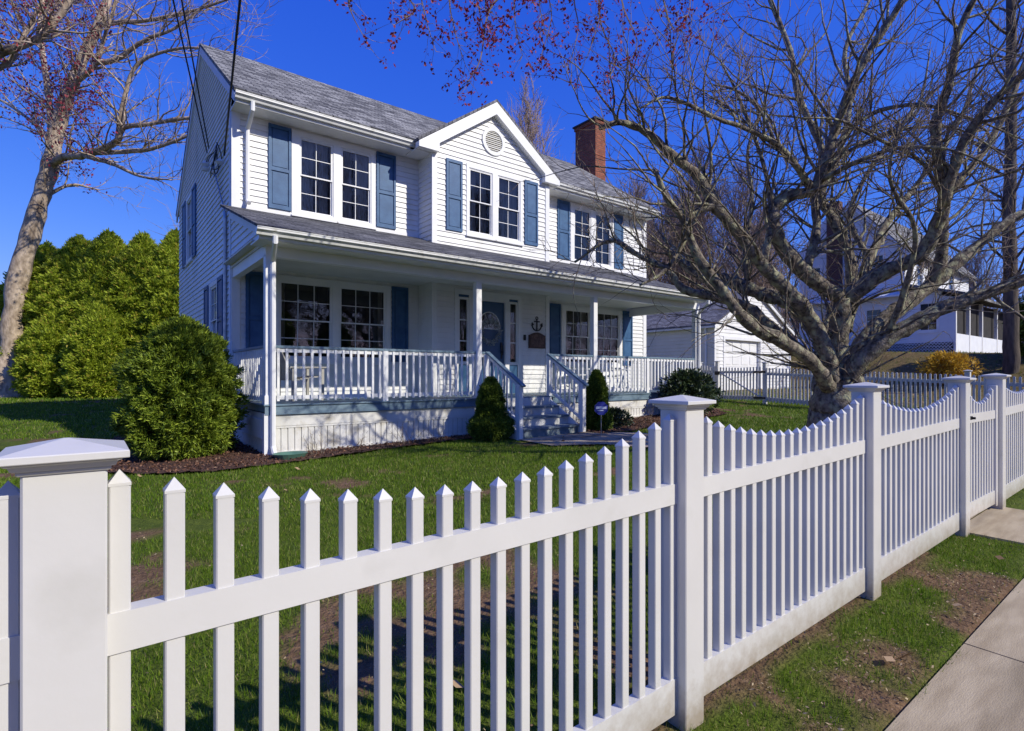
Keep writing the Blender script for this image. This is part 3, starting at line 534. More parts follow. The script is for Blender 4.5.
MB().bar((SX-.055,9.1,z9+.2),(SX-.055,10.45,z9+.95),.035,.05,(1,0,0)).build('gate_brace', M['vinyl2'], sg)
for k in range(14): y = 9.1+k*.106; picket_bm(SX-.03,y,z9+.07,z9+1.14+.03*abs(k-6.5)/6.5,.022,.052,.03).build('gate_picket', M['vinyl2'], sg)
for z in (.16,.99): MB().box(SX-.07,8.9,z9+z-.03,SX-.055,9.3,z9+z+.03).build('hinge', M['black'], sg)
MB().box(SX-.075,10.5,z9+.9,SX-.05,10.68,z9+1.02).build('latch', M['black'], sg)
# ------------------------------------------------------------------ house
def front(Y): return lambda u, z, o: (u, Y-o, z)
def left(X): return lambda u, z, o: (X-o, u, z)
def right_(X): return lambda u, z, o: (X+o, u, z)
def pbox(mb, P, u0, u1, z0, z1, o0, o1):
    return mb.hexa([P(u0,z0,o0),P(u1,z0,o0),P(u1,z0,o1),P(u0,z0,o1),P(u0,z1,o0),P(u1,z1,o0),P(u1,z1,o1),P(u0,z1,o1)])
def siding(name, P, zl, zh, lim, holes, parent, mat, exp=.118, phase=0., lip=.021, label=None):
    """clapboards: each course is a sloping board with a real lip. lim(z)->(u0,u1)"""
    mb = MB(); nc = int(math.ceil((zh-zl)/exp))
    for i in range(nc):
        a = zl+i*exp; b = min(zh, a+exp)
        cuts = sorted({a, b} | {c for h in holes for c in (h[2], h[3]) if a < c < b})
        for a2, b2 in zip(cuts, cuts[1:]):
            la, lb = lim(a2), lim(b2)
            if la[1]-la[0] < .01 and lb[1]-lb[0] < .01: continue
            mid = (a2+b2)/2; iv = [(None, None)]
            hs = sorted([(h[0], h[1]) for h in holes if h[2] < mid < h[3]])
            segs = []; cur = None
            for h in hs: segs.append((cur, h[0])); cur = h[1]
            segs.append((cur, None))
            for s0, s1 in segs:
                ua0 = la[0] if s0 is None else s0; ub0 = lb[0] if s0 is None else s0
                ua1 = la[1] if s1 is None else s1; ub1 = lb[1] if s1 is None else s1
                if ua1-ua0 < .004 and ub1-ub0 < .004: continue
                oa = .004+lip*(1-(a2-a)/exp); ob = .004+lip*(1-(b2-a)/exp)
                mb.quad(P(ua0,a2,oa), P(ua1,a2,oa), P(ub1,b2,ob), P(ub0,b2,ob))
                if a2 == a: mb.quad(P(ua0,a2,0), P(ua1,a2,0), P(ua1,a2,oa), P(ua0,a2,oa))
    return mb.build(name, mat, parent, label=label)
def window(P, u0, u1, z0, z1, cols, parent, cl=.1, cr=.1, ct=.1, cb=.08, curtain=None, sill=True, rows=2, glassmat=None):
    """double-hung window; opening u0..u1, z0..z1"""
    f = MB()
    pbox(f,P,u0-cl,u0,z0-cb,z1+ct,-.02,.034); pbox(f,P,u1,u1+cr,z0-cb,z1+ct,-.02,.034)
    pbox(f,P,u0,u1,z1,z1+ct,-.02,.034); pbox(f,P,u0,u1,z0-cb,z0,-.02,.034)
    # inner step of the vinyl frame
    e = .022
    pbox(f,P,u0,u0+e,z0,z1,-.05,.018); pbox(f,P,u1-e,u1,z0,z1,-.05,.018); pbox(f,P,u0+e,u1-e,z1-e,z1,-.05,.018); pbox(f,P,u0+e,u1-e,z0,z0+e,-.05,.018)
    w = f.build('window', M['trim'], parent)
    if sill: pbox(MB(),P,u0-cl-.01,u1+cr+.01,z0-cb-.035,z0-cb-.002,-.0,.065).build('sill', M['trim'], w)
    a0, a1, b0, b1 = u0+e, u1-e, z0+e, z1-e; mid = (b0+b1)/2; s = .026
    def sash(zl, zh, o):
        m = MB(); pbox(m,P,a0,a0+s,zl,zh,o-.03,o); pbox(m,P,a1-s,a1,zl,zh,o-.03,o); pbox(m,P,a0+s,a1-s,zh-s,zh,o-.03,o); pbox(m,P,a0+s,a1-s,zl,zl+s,o-.03,o)
        for c in range(1,cols): x = a0+s+(a1-a0-2*s)*c/cols; pbox(m,P,x-.0065,x+.0065,zl+s,zh-s,o-.022,o-.010)
        for r_ in range(1,rows): zz = zl+s+(zh-zl-2*s)*r_/rows; pbox(m,P,a0+s,a1-s,zz-.0065,zz+.0065,o-.0215,o-.0105)
        m.build('sash', M['trim'], w)
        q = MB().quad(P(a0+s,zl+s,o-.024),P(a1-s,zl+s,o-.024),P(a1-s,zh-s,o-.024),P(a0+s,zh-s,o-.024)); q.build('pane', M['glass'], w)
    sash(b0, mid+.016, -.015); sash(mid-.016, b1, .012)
    if curtain:
        for (c0, c1) in curtain:
            m = MB(); n = 24
            for i in range(n):
                ua = a0+(a1-a0)*(c0+(c1-c0)*i/n); ub = a0+(a1-a0)*(c0+(c1-c0)*(i+1)/n); oa = -.14+.022*math.sin(i*1.9); ob = -.14+.022*math.sin((i+1)*1.9)
                m.quad(P(ua,b0-.03,oa),P(ub,b0-.03,ob),P(ub,b1+.03,ob),P(ua,b1+.03,oa))
            m.build('curtain', M['curtain'], w)
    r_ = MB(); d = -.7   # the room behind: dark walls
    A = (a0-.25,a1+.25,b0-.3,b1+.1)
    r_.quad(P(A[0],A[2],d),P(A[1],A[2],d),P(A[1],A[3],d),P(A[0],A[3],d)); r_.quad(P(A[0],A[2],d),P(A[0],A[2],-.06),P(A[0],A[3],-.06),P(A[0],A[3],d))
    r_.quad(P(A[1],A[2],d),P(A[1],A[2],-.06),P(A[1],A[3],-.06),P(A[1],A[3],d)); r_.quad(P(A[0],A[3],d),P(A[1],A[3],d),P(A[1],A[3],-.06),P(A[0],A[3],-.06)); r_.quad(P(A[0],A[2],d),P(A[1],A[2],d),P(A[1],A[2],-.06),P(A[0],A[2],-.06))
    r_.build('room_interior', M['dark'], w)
    return w
def shutter(P, u0, u1, z0, z1, parent):
    m = MB(); r_ = .05; zm = z0+(z1-z0)*.47
    pbox(m,P,u0,u0+r_,z0,z1,.01,.052); pbox(m,P,u1-r_,u1,z0,z1,.01,.052)
    for (a, b) in ((z0,z0+.07),(zm-.03,zm+.03),(z1-.07,z1)): pbox(m,P,u0+r_,u1-r_,a,b,.01,.050)
    for (a, b) in ((z0+.07,zm-.03),(zm+.03,z1-.07)):
        pbox(m,P,u0+r_,u1-r_,a,b,.01,.030); pbox(m,P,u0+r_+.025,u1-r_-.025,a+.03,b-.03,.030,.040)
    return m.build('shutter', M['shutter'], parent)
HZ = .10   # lowest ground under house
X0, X1, WY, BY, BK = 2.17, 14.33, 11.5, 10.87, 19.0
BX0, BX1 = 6.12, 9.58
EY, EZ, RY, RZ = 11.05, 6.70, 14.93, 9.36; BEY = 19.4; slope = (RZ-EZ)/(RY-EY)
house = thing('colonial_house', (8.25, 11.5, .3), 'white two-storey clapboard house with blue shutters, central front gable and long front porch', 'house')
up1, up2, up3 = (3.40,4.10,4.82,6.34), (4.26,4.94,4.82,6.34), None
bw1, bw2 = (7.09,7.77,4.86,6.38), (7.93,8.63,4.86,6.38)
rw1, rw2 = (11.12,11.81,4.82,6.34), (11.99,12.68,4.82,6.34)
fw1, fw2 = (3.01,4.08,1.84,3.39), (4.23,5.29,1.84,3.39)
gw1, gw2 = (10.77,11.76,1.84,3.39), (12.05,13.08,1.84,3.39)
PF = front(WY); PB = front(BY); PL = left(X0); PR = right_(X1)
h2 = lambda w: w
ceilz = 3.60
siding('front_wall', PF, 4.5, 6.55, lambda z: (X0, BX0), [up1, up2], house, M['siding'])
siding('front_wall', PF, 4.5, 6.55, lambda z: (BX1, X1), [rw1, rw2], house, M['siding'])
siding('porch_wall', PF, 1.05, ceilz+.02, lambda z: (X0, BX0), [fw1, fw2], house, M['siding'])
siding('porch_wall', PF, 1.05, ceilz+.02, lambda z: (BX1, X1), [gw1, gw2], house, M['siding'])
door_o = (6.80, 8.56, 1.05, 3.40)
siding('porch_wall', PB, 1.05, ceilz+.02, lambda z: (BX0, BX1), [door_o], house, M['siding'])
gr = (8.05-6.60)/(7.83-5.74)
siding('gable_wall', PB, 4.42, 7.95, lambda z: (BX0, BX1) if z < 6.8 else (max(BX0, 7.83-(8.0-z)/gr), min(BX1, 7.83+(8.0-z)/gr)), [bw1, bw2], house, M['siding'])
for s_, xx in ((left, BX0), (right_, BX1)):
    P = s_(xx)
    siding('gable_side_wall', P, 4.42, 6.75, lambda z: (BY, WY), [], house, M['siding'])
    siding('porch_side_wall', P, 1.05, ceilz+.02, lambda z: (BY, WY), [], house, M['siding'])
def gab(z): 
    y0 = WY; y1 = BK
    return (max(y0, EY+(z-EZ)/slope+.02), min(y1, RY+(RZ-z)/slope-.02)) if z > 6.4 else (y0, y1)
sw1 = (16.45,17.35,4.6,6.2); sw2 = (12.92,13.72,1.95,3.42)
siding('side_wall', PL, .35, 9.25, gab, [sw1, sw2], house, M['siding'])
siding('side_wall', PR, .35, 9.25, gab, [], house, M['siding'])
siding('back_wall', lambda u,z,o: (u, BK+o, z), .35, 6.5, lambda z: (X0, X1), [], house, M['siding'])
MB().box(X0+.03,WY+.05,-.1,X1-.03,BK-.02,.38).build('foundation', M['concrete'], house)
# windows
NB = dict(curtain=((0,.33),(.67,1)))
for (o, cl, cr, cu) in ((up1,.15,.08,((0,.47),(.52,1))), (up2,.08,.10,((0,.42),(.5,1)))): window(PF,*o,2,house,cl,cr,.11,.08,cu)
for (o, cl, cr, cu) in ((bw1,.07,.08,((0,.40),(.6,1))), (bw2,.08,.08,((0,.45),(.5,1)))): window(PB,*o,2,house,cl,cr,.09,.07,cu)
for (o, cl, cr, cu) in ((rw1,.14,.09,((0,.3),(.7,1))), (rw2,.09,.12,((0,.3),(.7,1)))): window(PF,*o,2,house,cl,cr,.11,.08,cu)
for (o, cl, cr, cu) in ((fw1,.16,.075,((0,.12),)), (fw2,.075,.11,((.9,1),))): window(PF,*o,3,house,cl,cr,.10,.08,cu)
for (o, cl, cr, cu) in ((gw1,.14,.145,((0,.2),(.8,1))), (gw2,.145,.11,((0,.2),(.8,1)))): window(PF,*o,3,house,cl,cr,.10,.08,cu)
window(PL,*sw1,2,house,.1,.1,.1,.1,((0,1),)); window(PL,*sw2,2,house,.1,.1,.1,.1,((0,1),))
shutter(PL,15.72,16.28,4.5,6.3,house); shutter(PL,17.5,18.05,4.5,6.3,house); shutter(PL,12.22,12.76,1.85,3.5,house); shutter(PL,13.88,14.4,1.85,3.5,house)
for (a, b) in ((2.81,3.24),(5.06,5.52)): shutter(PF,a,b,4.79,6.45,house)
for (a, b) in ((6.47,6.90),(8.77,9.20)): shutter(PB,a,b,4.82,6.45,house)
for (a, b) in ((10.47,10.93),(12.82,13.22)): shutter(PF,a,b,4.79,6.45,house)
for (a, b) in ((2.40,2.80),(5.43,5.83),(10.12,10.58),(13.22,13.66)): shutter(PF,a,b,1.80,3.50,house)
# trim
for (P_, a, b, c, d) in ((PF,X0-.02,X0+.13,4.45,6.58),(PF,X1-.13,X1+.02,4.45,6.58),(PF,X0-.02,X0+.13,1.04,ceilz),(PF,X1-.13,X1+.02,1.04,ceilz),
    (PB,BX0-.02,BX0+.11,4.40,6.72),(PB,BX1-.11,BX1+.02,4.40,6.72),(PB,BX0-.02,BX0+.10,1.04,ceilz),(PB,BX1-.10,BX1+.02,1.04,ceilz)):
    cb = MB(); pbox(cb,P_,a,b,c,d,0,.036); cb.build('corner_board', M['trim'], house)
cb = MB(); pbox(cb,PL,WY-.0,WY+.12,.3,6.55,.0,.034); cb.build('corner_board', M['trim_shade'], house)
for a, b in ((X0+.13,BX0),(BX1,X1-.13)): fb = MB(); pbox(fb,PF,a,b,4.66,4.76,.0,.030); fb.build('band_board', M['trim'], house)
# main roof: shingle slabs
def roof_slab(name, mat, x0, x1, y0, z0, y1, z1, th, parent):
    d = Vector((0,y1-y0,z1-z0)).normalized(); n = Vector((0,-d.z,d.y))*th
    if n.z < 0: n = -n
    return MB().hexa([(x0,y0,z0),(x1,y0,z0),(x1,y1,z1),(x0,y1,z1),(x0,y0+n.y,z0+n.z),(x1,y0+n.y,z0+n.z),(x1,y1+n.y,z1+n.z),(x0,y1+n.y,z1+n.z)]).build(name, mat, parent)
rf0, rf1 = X0-.06, X1+.05
roof_slab('roof', M['shingle'], rf0, rf1, EY-.02, EZ, RY, RZ, .05, house)
roof_slab('roof', M['shingle'], rf0, rf1, BEY, RZ-(BEY-RY)*slope, RY, RZ, .05, house)
# rake boards
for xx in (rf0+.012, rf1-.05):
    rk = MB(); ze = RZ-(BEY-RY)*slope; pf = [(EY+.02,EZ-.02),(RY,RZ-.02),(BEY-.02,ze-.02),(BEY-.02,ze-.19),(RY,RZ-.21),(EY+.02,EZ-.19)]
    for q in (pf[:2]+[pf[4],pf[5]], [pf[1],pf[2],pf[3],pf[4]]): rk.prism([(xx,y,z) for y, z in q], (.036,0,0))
    rk.build('rake_board', M['trim_shade'], house)
# soffit, fascia, gutters
def gutter(name, x0, x1, y, z, parent, w=.12, h=.11):
    """K-style profile along X, front at y-w"""
    pr = [(0,0),(-w*.5,0),(-w*.62,h*.35),(-w*.95,h*.6),(-w*.95,h*.85),(-w,h*.88),(-w,h),(-w*.9,h),(-w*.9,h*.9),(0,h*.9)]
    m = MB(); m.prism([(x0,y+a,z+b) for a,b in pr], (x1-x0,0,0)); return m.build(name, M['gutter'], parent)
for q in ((X0-.03,EY+.01,6.50,BX0-.001,WY+.02,6.53),(BX1+.001,EY+.01,6.50,X1+.03,WY+.02,6.53)): MB().box(*q).build('soffit', M['trim'], house)
for q in ((X0-.03,EY-.005,6.505,BX0-.45,EY+.009,6.69),(BX1+.4,EY-.005,6.505,X1+.03,EY+.009,6.69)): MB().box(*q).build('fascia', M['trim'], house)
gutter('gutter', X0-.05, 5.80, EY-.008, 6.56, house); gutter('gutter', 9.93, X1+.05, EY-.008, 6.56, house)
# porch roof
PE, PEZ, PX0, PX1 = 8.66, 3.67, 1.96, 13.45
ps = (4.66-PEZ)/(11.5-PE)
def proof(x0, x1, y1):
    roof_slab('porch_roof', M['shingle_p'], x0, x1, PE-.02, PEZ, y1, PEZ+ps*(y1-PE), .04, house)
proof(PX0, BX0, WY); proof(BX0, BX1, BY); proof(BX1, PX1, WY)
gutter('porch_gutter', PX0-.02, PX1+.02, PE-.006, 3.555, house)
MB().box(PX0+.05,9.20,3.575,PX1-.05,WY,3.60).build('porch_ceiling', M['ceiling'], house); MB().box(PX0+.03,PE+.02,3.50,PX1-.03,9.19,3.52).build('porch_soffit', M['trim'], house); MB().box(PX0+.03,PE-.003,3.51,PX1-.03,PE+.018,3.66).build('porch_fascia_board', M['trim'], house)
for q in ((X0,9.03,3.34,13.62,9.17,3.574),(X0,9.171,3.34,X0+.12,WY,3.574),(13.50,9.171,3.34,13.62,WY-.002,3.574)): MB().box(*q).build('porch_beam', M['trim'], house)
# porch gable ends
for P, xx, lab in ((left(X0-.004),X0,1),(right_(13.626),13.62,0)):
    siding('porch_gable_end', P, 3.52, 4.66, lambda z: (max(PE+.08, PE+(z+.0-PEZ)/ps+.03), WY), [], house, M['siding'], exp=.118)
    m = MB(); m.hexa([P(PE+.0,3.50,.0),P(WY,4.47,.0),P(WY,4.47,.045),P(PE+.0,3.50,.045),P(PE+.0,PEZ-.005,.0),P(WY,4.645,.0),P(WY,4.645,.045),P(PE+.0,PEZ-.005,.045)]); m.build('porch_rake', M['trim_shade'], house)
# front gable roof + pediment
AX, AZ, EXL, EXR, EGZ = 7.80, 8.08, 5.70, 9.86, 6.62; GF = 10.70
for (xa, xb) in ((EXL, AX), (EXR, AX)):
    n = 1 if xa < xb else -1; t = .05
    MB().hexa([(xa,GF,EGZ),(xb,GF,AZ),(xb,13.2,AZ),(xa,11.3,EGZ),(xa-.02*n,GF,EGZ+t),(xb,GF,AZ+t*1.2),(xb,13.2,AZ+t*1.2),(xa-.02*n,11.3,EGZ+t)]).build('gable_roof', M['shingle_y'], house)
rw = .30
for s_ in (-1, 1):
    ex = EXL if s_ < 0 else EXR; sl = (AZ-EGZ)/abs(AX-ex)
    p = [(ex+.01*-s_,GF+.002,EGZ-.01),(AX,GF+.002,AZ-.01),(AX,GF+.002,AZ-rw),(ex-s_*.52,GF+.002,AZ-rw-sl*(abs(AX-ex)-.52)),(ex-s_*.52,GF+.002,EGZ-.13),(ex-s_*.01,GF+.002,EGZ-.13)]
    MB().prism(p, (0,.17 if s_ else 0,0)).build('rake_board', M['trim'], house)
    x0, x1 = (ex+.01, BX0+.0) if s_ < 0 else (BX1, ex-.01)
    MB().box(min(x0,x1),GF+.175,EGZ-.145,max(x0,x1),11.35,EGZ-.125).build('soffit', M['trim'], house)
vt = MB(); vc = (7.80, 7.16); P = PB
for i in range(32):
    a, b = 2*math.pi*i/32, 2*math.pi*(i+1)/32
    for (r0, r1, o0, o1) in ((.335,.255,.05,.05),(.335,.335,.0,.05),(.255,.255,.05,.0)):
        vt.quad(P(vc[0]+r0*math.cos(a),vc[1]+r0*math.sin(a),o0),P(vc[0]+r0*math.cos(b),vc[1]+r0*math.sin(b),o0),P(vc[0]+r1*math.cos(b),vc[1]+r1*math.sin(b),o1),P(vc[0]+r1*math.cos(a),vc[1]+r1*math.sin(a),o1))
vent = vt.build('gable_vent', M['trim'], house)
sl = MB()
for i in range(11):
    z = vc[1]-.235+i*.047; hw = math.sqrt(max(.0,.258**2-(z-vc[1])**2)); 
    sl.quad(P(vc[0]-hw,z-.018,.042),P(vc[0]+hw,z-.018,.042),P(vc[0]+hw,z+.018,.016),P(vc[0]-hw,z+.018,.016))
sl.build('louvre', M['ceiling'], vent)
MB().poly([P(vc[0]+.26*math.cos(t),vc[1]+.26*math.sin(t),.014) for t in np.linspace(0,2*math.pi,24,endpoint=False)]).build('vent_backing', M['stem'], vent)
# downspouts
def spout(pts, parent, w=.075, d=.055, name='downspout'):
    m = MB(); pts = [Vector(p) for p in pts]
    m.tube(pts, [.042]*len(pts), 8); return m.build(name, M['trim'], parent, smooth=False)
spout([(2.42,EY-.05,6.56),(2.42,EY-.05,6.42),(2.42,11.42,6.2),(2.42,11.42,4.85),(2.42,11.30,4.76)], house)
spout([(2.20,PE-.07,3.56),(2.20,PE-.07,3.47),(2.27,8.99,3.25),(2.27,8.99,.40),(2.27,8.93,.30),(2.27,8.84,.26)], house)
spout([(13.38,PE-.07,3.56),(13.38,PE-.07,3.46),(13.55,8.99,3.22),(13.55,8.99,.5)], house)
# electrical riser conduit on left wall
MB().tube([(X0-.05,11.9,.6),(X0-.05,11.9,4.55),(X0-.05,11.95,4.7)], .035, 8).build('conduit', M['steel'], house)
# chimney
ch = MB().box(14.62,13.98,.3,15.15,15.02,10.82).build('chimney', M['brick'], house)
MB().box(14.585,13.945,10.70,15.185,15.055,10.822).build('chimney_collar', M['brick'], ch)
MB().box(14.54,13.90,10.822,15.23,15.10,10.88).build('chimney_cap', M['black'], ch)
# porch deck, skirt
DZ = 1.04
MB().box(X0+.0,9.05,.92,13.62,WY,DZ-.02).build('porch_floor_frame', M['bluetrim'], house)
MB().box(X0-.03,9.0,DZ-.02,13.65,WY,DZ+.005).build('porch_floor', M['bluetrim'], house)
MB().box(X0-.012,9.02,.88,6.28,9.06,DZ-.022).box(8.1,9.02,.88,13.63,9.06,DZ-.022).build('porch_fascia', M['bluetrim'], house)
sk = MB().box(X0+.01,9.075,.0,13.6,9.10,.90).box(X0+.01,9.10,.0,X0+.04,WY,.9)
sk.build('skirt', M['skirt'], house)
bb = MB()
for (a, b) in ((X0+.0,6.28),(8.1,13.62)):
    bb.box(a,9.055,.70,b,9.075,.875); bb.box(a,9.050,.665,b,9.072,.695)
    ga, gb = g(a,9.05), g(b,9.05)
    x = a+.03
    while x < b-.06: gg = g(x,9.05); bb.box(x,9.058,gg+.04,x+.085,9.0745,.667); x += .105
    bb.hexa([(a,9.045,ga-.05),(b,9.045,gb-.05),(b,9.074,gb-.05),(a,9.074,ga-.05),(a,9.045,ga+.07),(b,9.045,gb+.07),(b,9.074,gb+.07),(a,9.074,ga+.07)])
bb.build('skirt_boards', M['skirt'], house)
MB().box(X0-.02,9.03,.15,X0+.10,9.15,.9).build('skirt_corner', M['trim'], house)
MB().box(X0-.015,9.2,.5,X0+.008,WY-.1,.8).build('skirt_panel', M['shade_siding'], house)
# porch posts
for x in (2.235, 6.15, 9.46, 13.52):
    p = MB().bbox(x-.065,9.035,DZ,x+.065,9.165,3.365,.006).build('porch_post', M['trim'], house)
    MB().box(x-.08,9.02,DZ,x+.08,9.18,DZ+.14).build('post_base', M['trim'], p)
# railings
def railing(x0, x1, posts_):
    m = MB().box(x0,9.055,1.925,x1,9.145,1.965); r_ = m.build('railing', M['bluetrim'], house)
    MB().box(x0,9.075,1.86,x1,9.125,1.924).box(x0,9.08,1.115,x1,9.12,1.175).build('rail_stringer', M['trim'], r_)
    for x in posts_: MB().box(x-.045,9.05,DZ,x+.045,9.14,1.923).build('newel', M['trim'], r_)
    n = int((x1-x0)/.128); st = (x1-x0)/n; m = []
    for i in range(n):
        x = x0+st*(i+.5)
        MB().box(x-.019,9.053,1.09,x+.019,9.0745,1.915).build('baluster', M['trim'], r_)
    return r_
railing(2.30, 6.085, [4.17]); railing(6.215,6.40,[6.36]); railing(8.02, 9.395, [8.06]); railing(9.525, 13.455, [11.4])
# side railing at the left end: solid look, pale boards
m = MB().box(X0+.005,9.17,1.925,X0+.09,WY-.03,1.965).build('side_railing', M['bluetrim'], house)
MB().box(X0+.03,9.17,1.86,X0+.07,WY-.03,1.923).box(X0+.03,9.17,1.115,X0+.07,WY-.03,1.175).build('rail_stringer', M['trim'], m)
y = 9.28
while y < WY-.1: MB().box(X0+.01,y-.019,1.09,X0+.03,y+.019,1.915).build('baluster', M['trim'], m); y += .128
m = MB().box(13.50,9.17,1.925,13.59,WY-.03,1.965).build('side_railing', M['bluetrim'], house)
y = 9.28
while y < WY-.1: MB().box(13.56,y-.019,1.09,13.58,y+.019,1.915).build('baluster', M['trim'], m); y += .16
# steps
st = MB().box(6.34,9.0,.3,8.04,9.07,DZ-.02).build('front_steps', M['skirt'], house)
SB = g(7.1,7.9)
rise = (DZ-SB)/4
for k in range(1,4):
    z = DZ-rise*k; yf = 9.05-.30*k-.02
    MB().box(6.40,yf-.03,z-.038,8.0,9.05-.30*(k-1),z).build('tread', M['tread'], st)
    MB().box(6.42,yf,SB-.12,7.98,yf+.02,z-.039).build('riser', M['skirt'] if k < 3 else M['tread'], st)
for x in (6.36, 8.0):
    MB().prism([(x,9.05,SB-.1),(x,8.12,SB-.1),(x,8.12,SB+.16),(x,9.05,DZ-.05)], (.04,0,0)).build('stringer', M['trim'], st)
for x in (6.345, 7.99):
    a = Vector((x+.02,9.04,1.955)); b = Vector((x+.02,7.98,1.33))
    r_ = MB().bar(a+Vector((0,.02,0)),b+Vector((0,-.09,-.04)),.09,.035).build('stair_railing', M['bluetrim'], house)
    MB().box(x-.025,7.97,SB-.05,x+.065,8.06,1.30).build('newel', M['trim'], r_)
    MB().bar(a+Vector((0,0,-.065)),b+Vector((0,0,-.065)),.04,.07).bar(a+Vector((0,0,-.76)),b+Vector((0,0,-.76)),.04,.06).build('rail_stringer', M['trim'], r_)
    for i in range(7):
        t = (i+.6)/7.4; q = a.lerp(b,t); MB().box(x-.012,q.y-.017,q.z-.80,x+.008,q.y+.017,q.z-.02).build('baluster', M['trim'], r_)
# front door, sidelights
dt = MB(); P = PB
pbox(dt,P,6.70,6.80,1.05,3.50,.0,.035); pbox(dt,P,8.56,8.66,1.05,3.50,.0,.035); pbox(dt,P,6.80,8.56,3.38,3.50,.0,.035)
pbox(dt,P,7.10,7.24,1.05,3.38,-.04,.03); pbox(dt,P,8.16,8.28,1.05,3.38,-.04,.03); pbox(dt,P,7.24,8.16,3.28,3.38,-.04,.028)
dfr = dt.build('door_surround', M['trim'], house)
door = MB(); pbox(door,P,7.245,8.155,1.06,3.275,-.07,-.03)
for (a, b, c, d) in ((7.35,7.66,1.2,2.05),(7.74,8.05,1.2,2.05)): pbox(door,P,a,b,c,d,-.03,-.018)
door = door.build('front_door', M['door'], house)
fan = MB(); fg = MB(); cx_, cz_ = 7.70, 2.62; n = 16; arc = [(cx_+.33*math.cos(math.pi*i/n), cz_+.40*math.sin(math.pi*i/n)) for i in range(n+1)]
fg.poly([P(x,z,-.026) for x,z in arc]+[]); fg.build('fanlight', M['glass'], door)
MB().poly([P(x,z,-.0285) for x,z in arc]).build('fanlight_backing', M['dark'], door)
for i in range(n): fan.bar(P(*arc[i],-.02),P(*arc[i+1],-.02),.022,.022)
fan.bar(P(*arc[0],-.02),P(*arc[-1],-.02),.02,.022)
for k in (3,6,8,10,13): fan.bar(P(cx_,cz_,-.019),P(*arc[k],-.019),.012,.012)
r2 = [(cx_+.15*math.cos(math.pi*i/8), cz_+.18*math.sin(math.pi*i/8)) for i in range(9)]
for i in range(8): fan.bar(P(*r2[i],-.018),P(*r2[i+1],-.018),.012,.012)
fan.build('fanlight_bars', M['trim'], door)
hd = MB(); hd.lathe(P(8.07,2.08,-.01), [(0,-.02),(.03,-.02),(.03,.02),(0,.02)], 10); pbox(hd,P,8.045,8.095,1.9,2.3,-.03,-.01); hd.tube([P(8.07,2.22,-.01),P(8.07,2.22,.04),P(8.07,2.0,.04),P(8.07,2.0,-.01)], .012, 6); hd.build('door_handle', M['black'], door)
for (a, b) in ((6.80,7.10),(8.28,8.56)):
    w = MB(); pbox(w,P,a,b,1.05,1.75,-.05,.0)
    w = w.build('sidelight', M['door'], house)
    m = MB(); pbox(m,P,a,a+.045,1.75,3.32,-.05,.01); pbox(m,P,b-.045,b,1.75,3.32,-.05,.01); pbox(m,P,a+.045,b-.045,3.27,3.32,-.05,.01); pbox(m,P,a+.045,b-.045,1.75,1.82,-.05,.01)
    for zz in (2.30,2.79): pbox(m,P,a+.045,b-.045,zz-.012,zz+.012,-.045,.0)
    m.build('sash', M['trim'], w)
    MB().quad(P(a+.04,1.8,-.03),P(b-.04,1.8,-.03),P(b-.04,3.28,-.03),P(a+.04,3.28,-.03)).build('pane', M['glass'], w)
    m = MB(); pbox(m,P,a,b,3.325,3.378,-.05,.005); m.build('sidelight_head', M['door'], w)
m = MB(); m.quad(P(6.5,1.0,-.6),P(8.8,1.0,-.6),P(8.8,3.5,-.6),P(6.5,3.5,-.6)); m.quad(P(6.5,1,-.6),P(6.5,1,-.1),P(6.5,3.5,-.1),P(6.5,3.5,-.6)); m.quad(P(8.8,1,-.6),P(8.8,1,-.1),P(8.8,3.5,-.1),P(8.8,3.5,-.6)); m.quad(P(6.5,3.5,-.6),P(8.8,3.5,-.6),P(8.8,3.5,-.1),P(6.5,3.5,-.1))
m.build('hall_interior', M['dark'], house)
# doorbell camera
m = MB(); pbox(m,P,8.74,8.80,2.38,2.52,.02,.05); m.build('doorbell', M['black'], house)

# ---- things on and near the house
def puff(name, c, r0, r1, n, size, mat, parent=None, label=None, cat=None):
    pass
wr = MB(); wc = Vector(P(7.70,2.62,.03))
V = []; F = []; rr = np.random.default_rng(5); nn = 420
th_ = rr.uniform(0,2*np.pi,nn); rad = .235+rr.normal(0,.03,nn); 
for i in range(nn):
    px_, pz_ = wc.x+rad[i]*math.cos(th_[i]), wc.z-.08+rad[i]*math.sin(th_[i]); a = th_[i]+rr.uniform(-1.2,1.2); s = rr.uniform(.03,.07); y_ = wc.y+rr.uniform(-.04,.03)
    n = len(V); V += [(px_,y_,pz_),(px_+s*math.cos(a)+.012,y_-.02,pz_+s*math.sin(a)),(px_+s*math.cos(a)-.012,y_+.01,pz_+s*math.sin(a)+.012)]; F.append((n,n+1,n+2))
tag(np_mesh('door_wreath', V, np.array(F), M['wreath']), 'pale grey-white round wreath hanging on the blue front door', 'wreath')
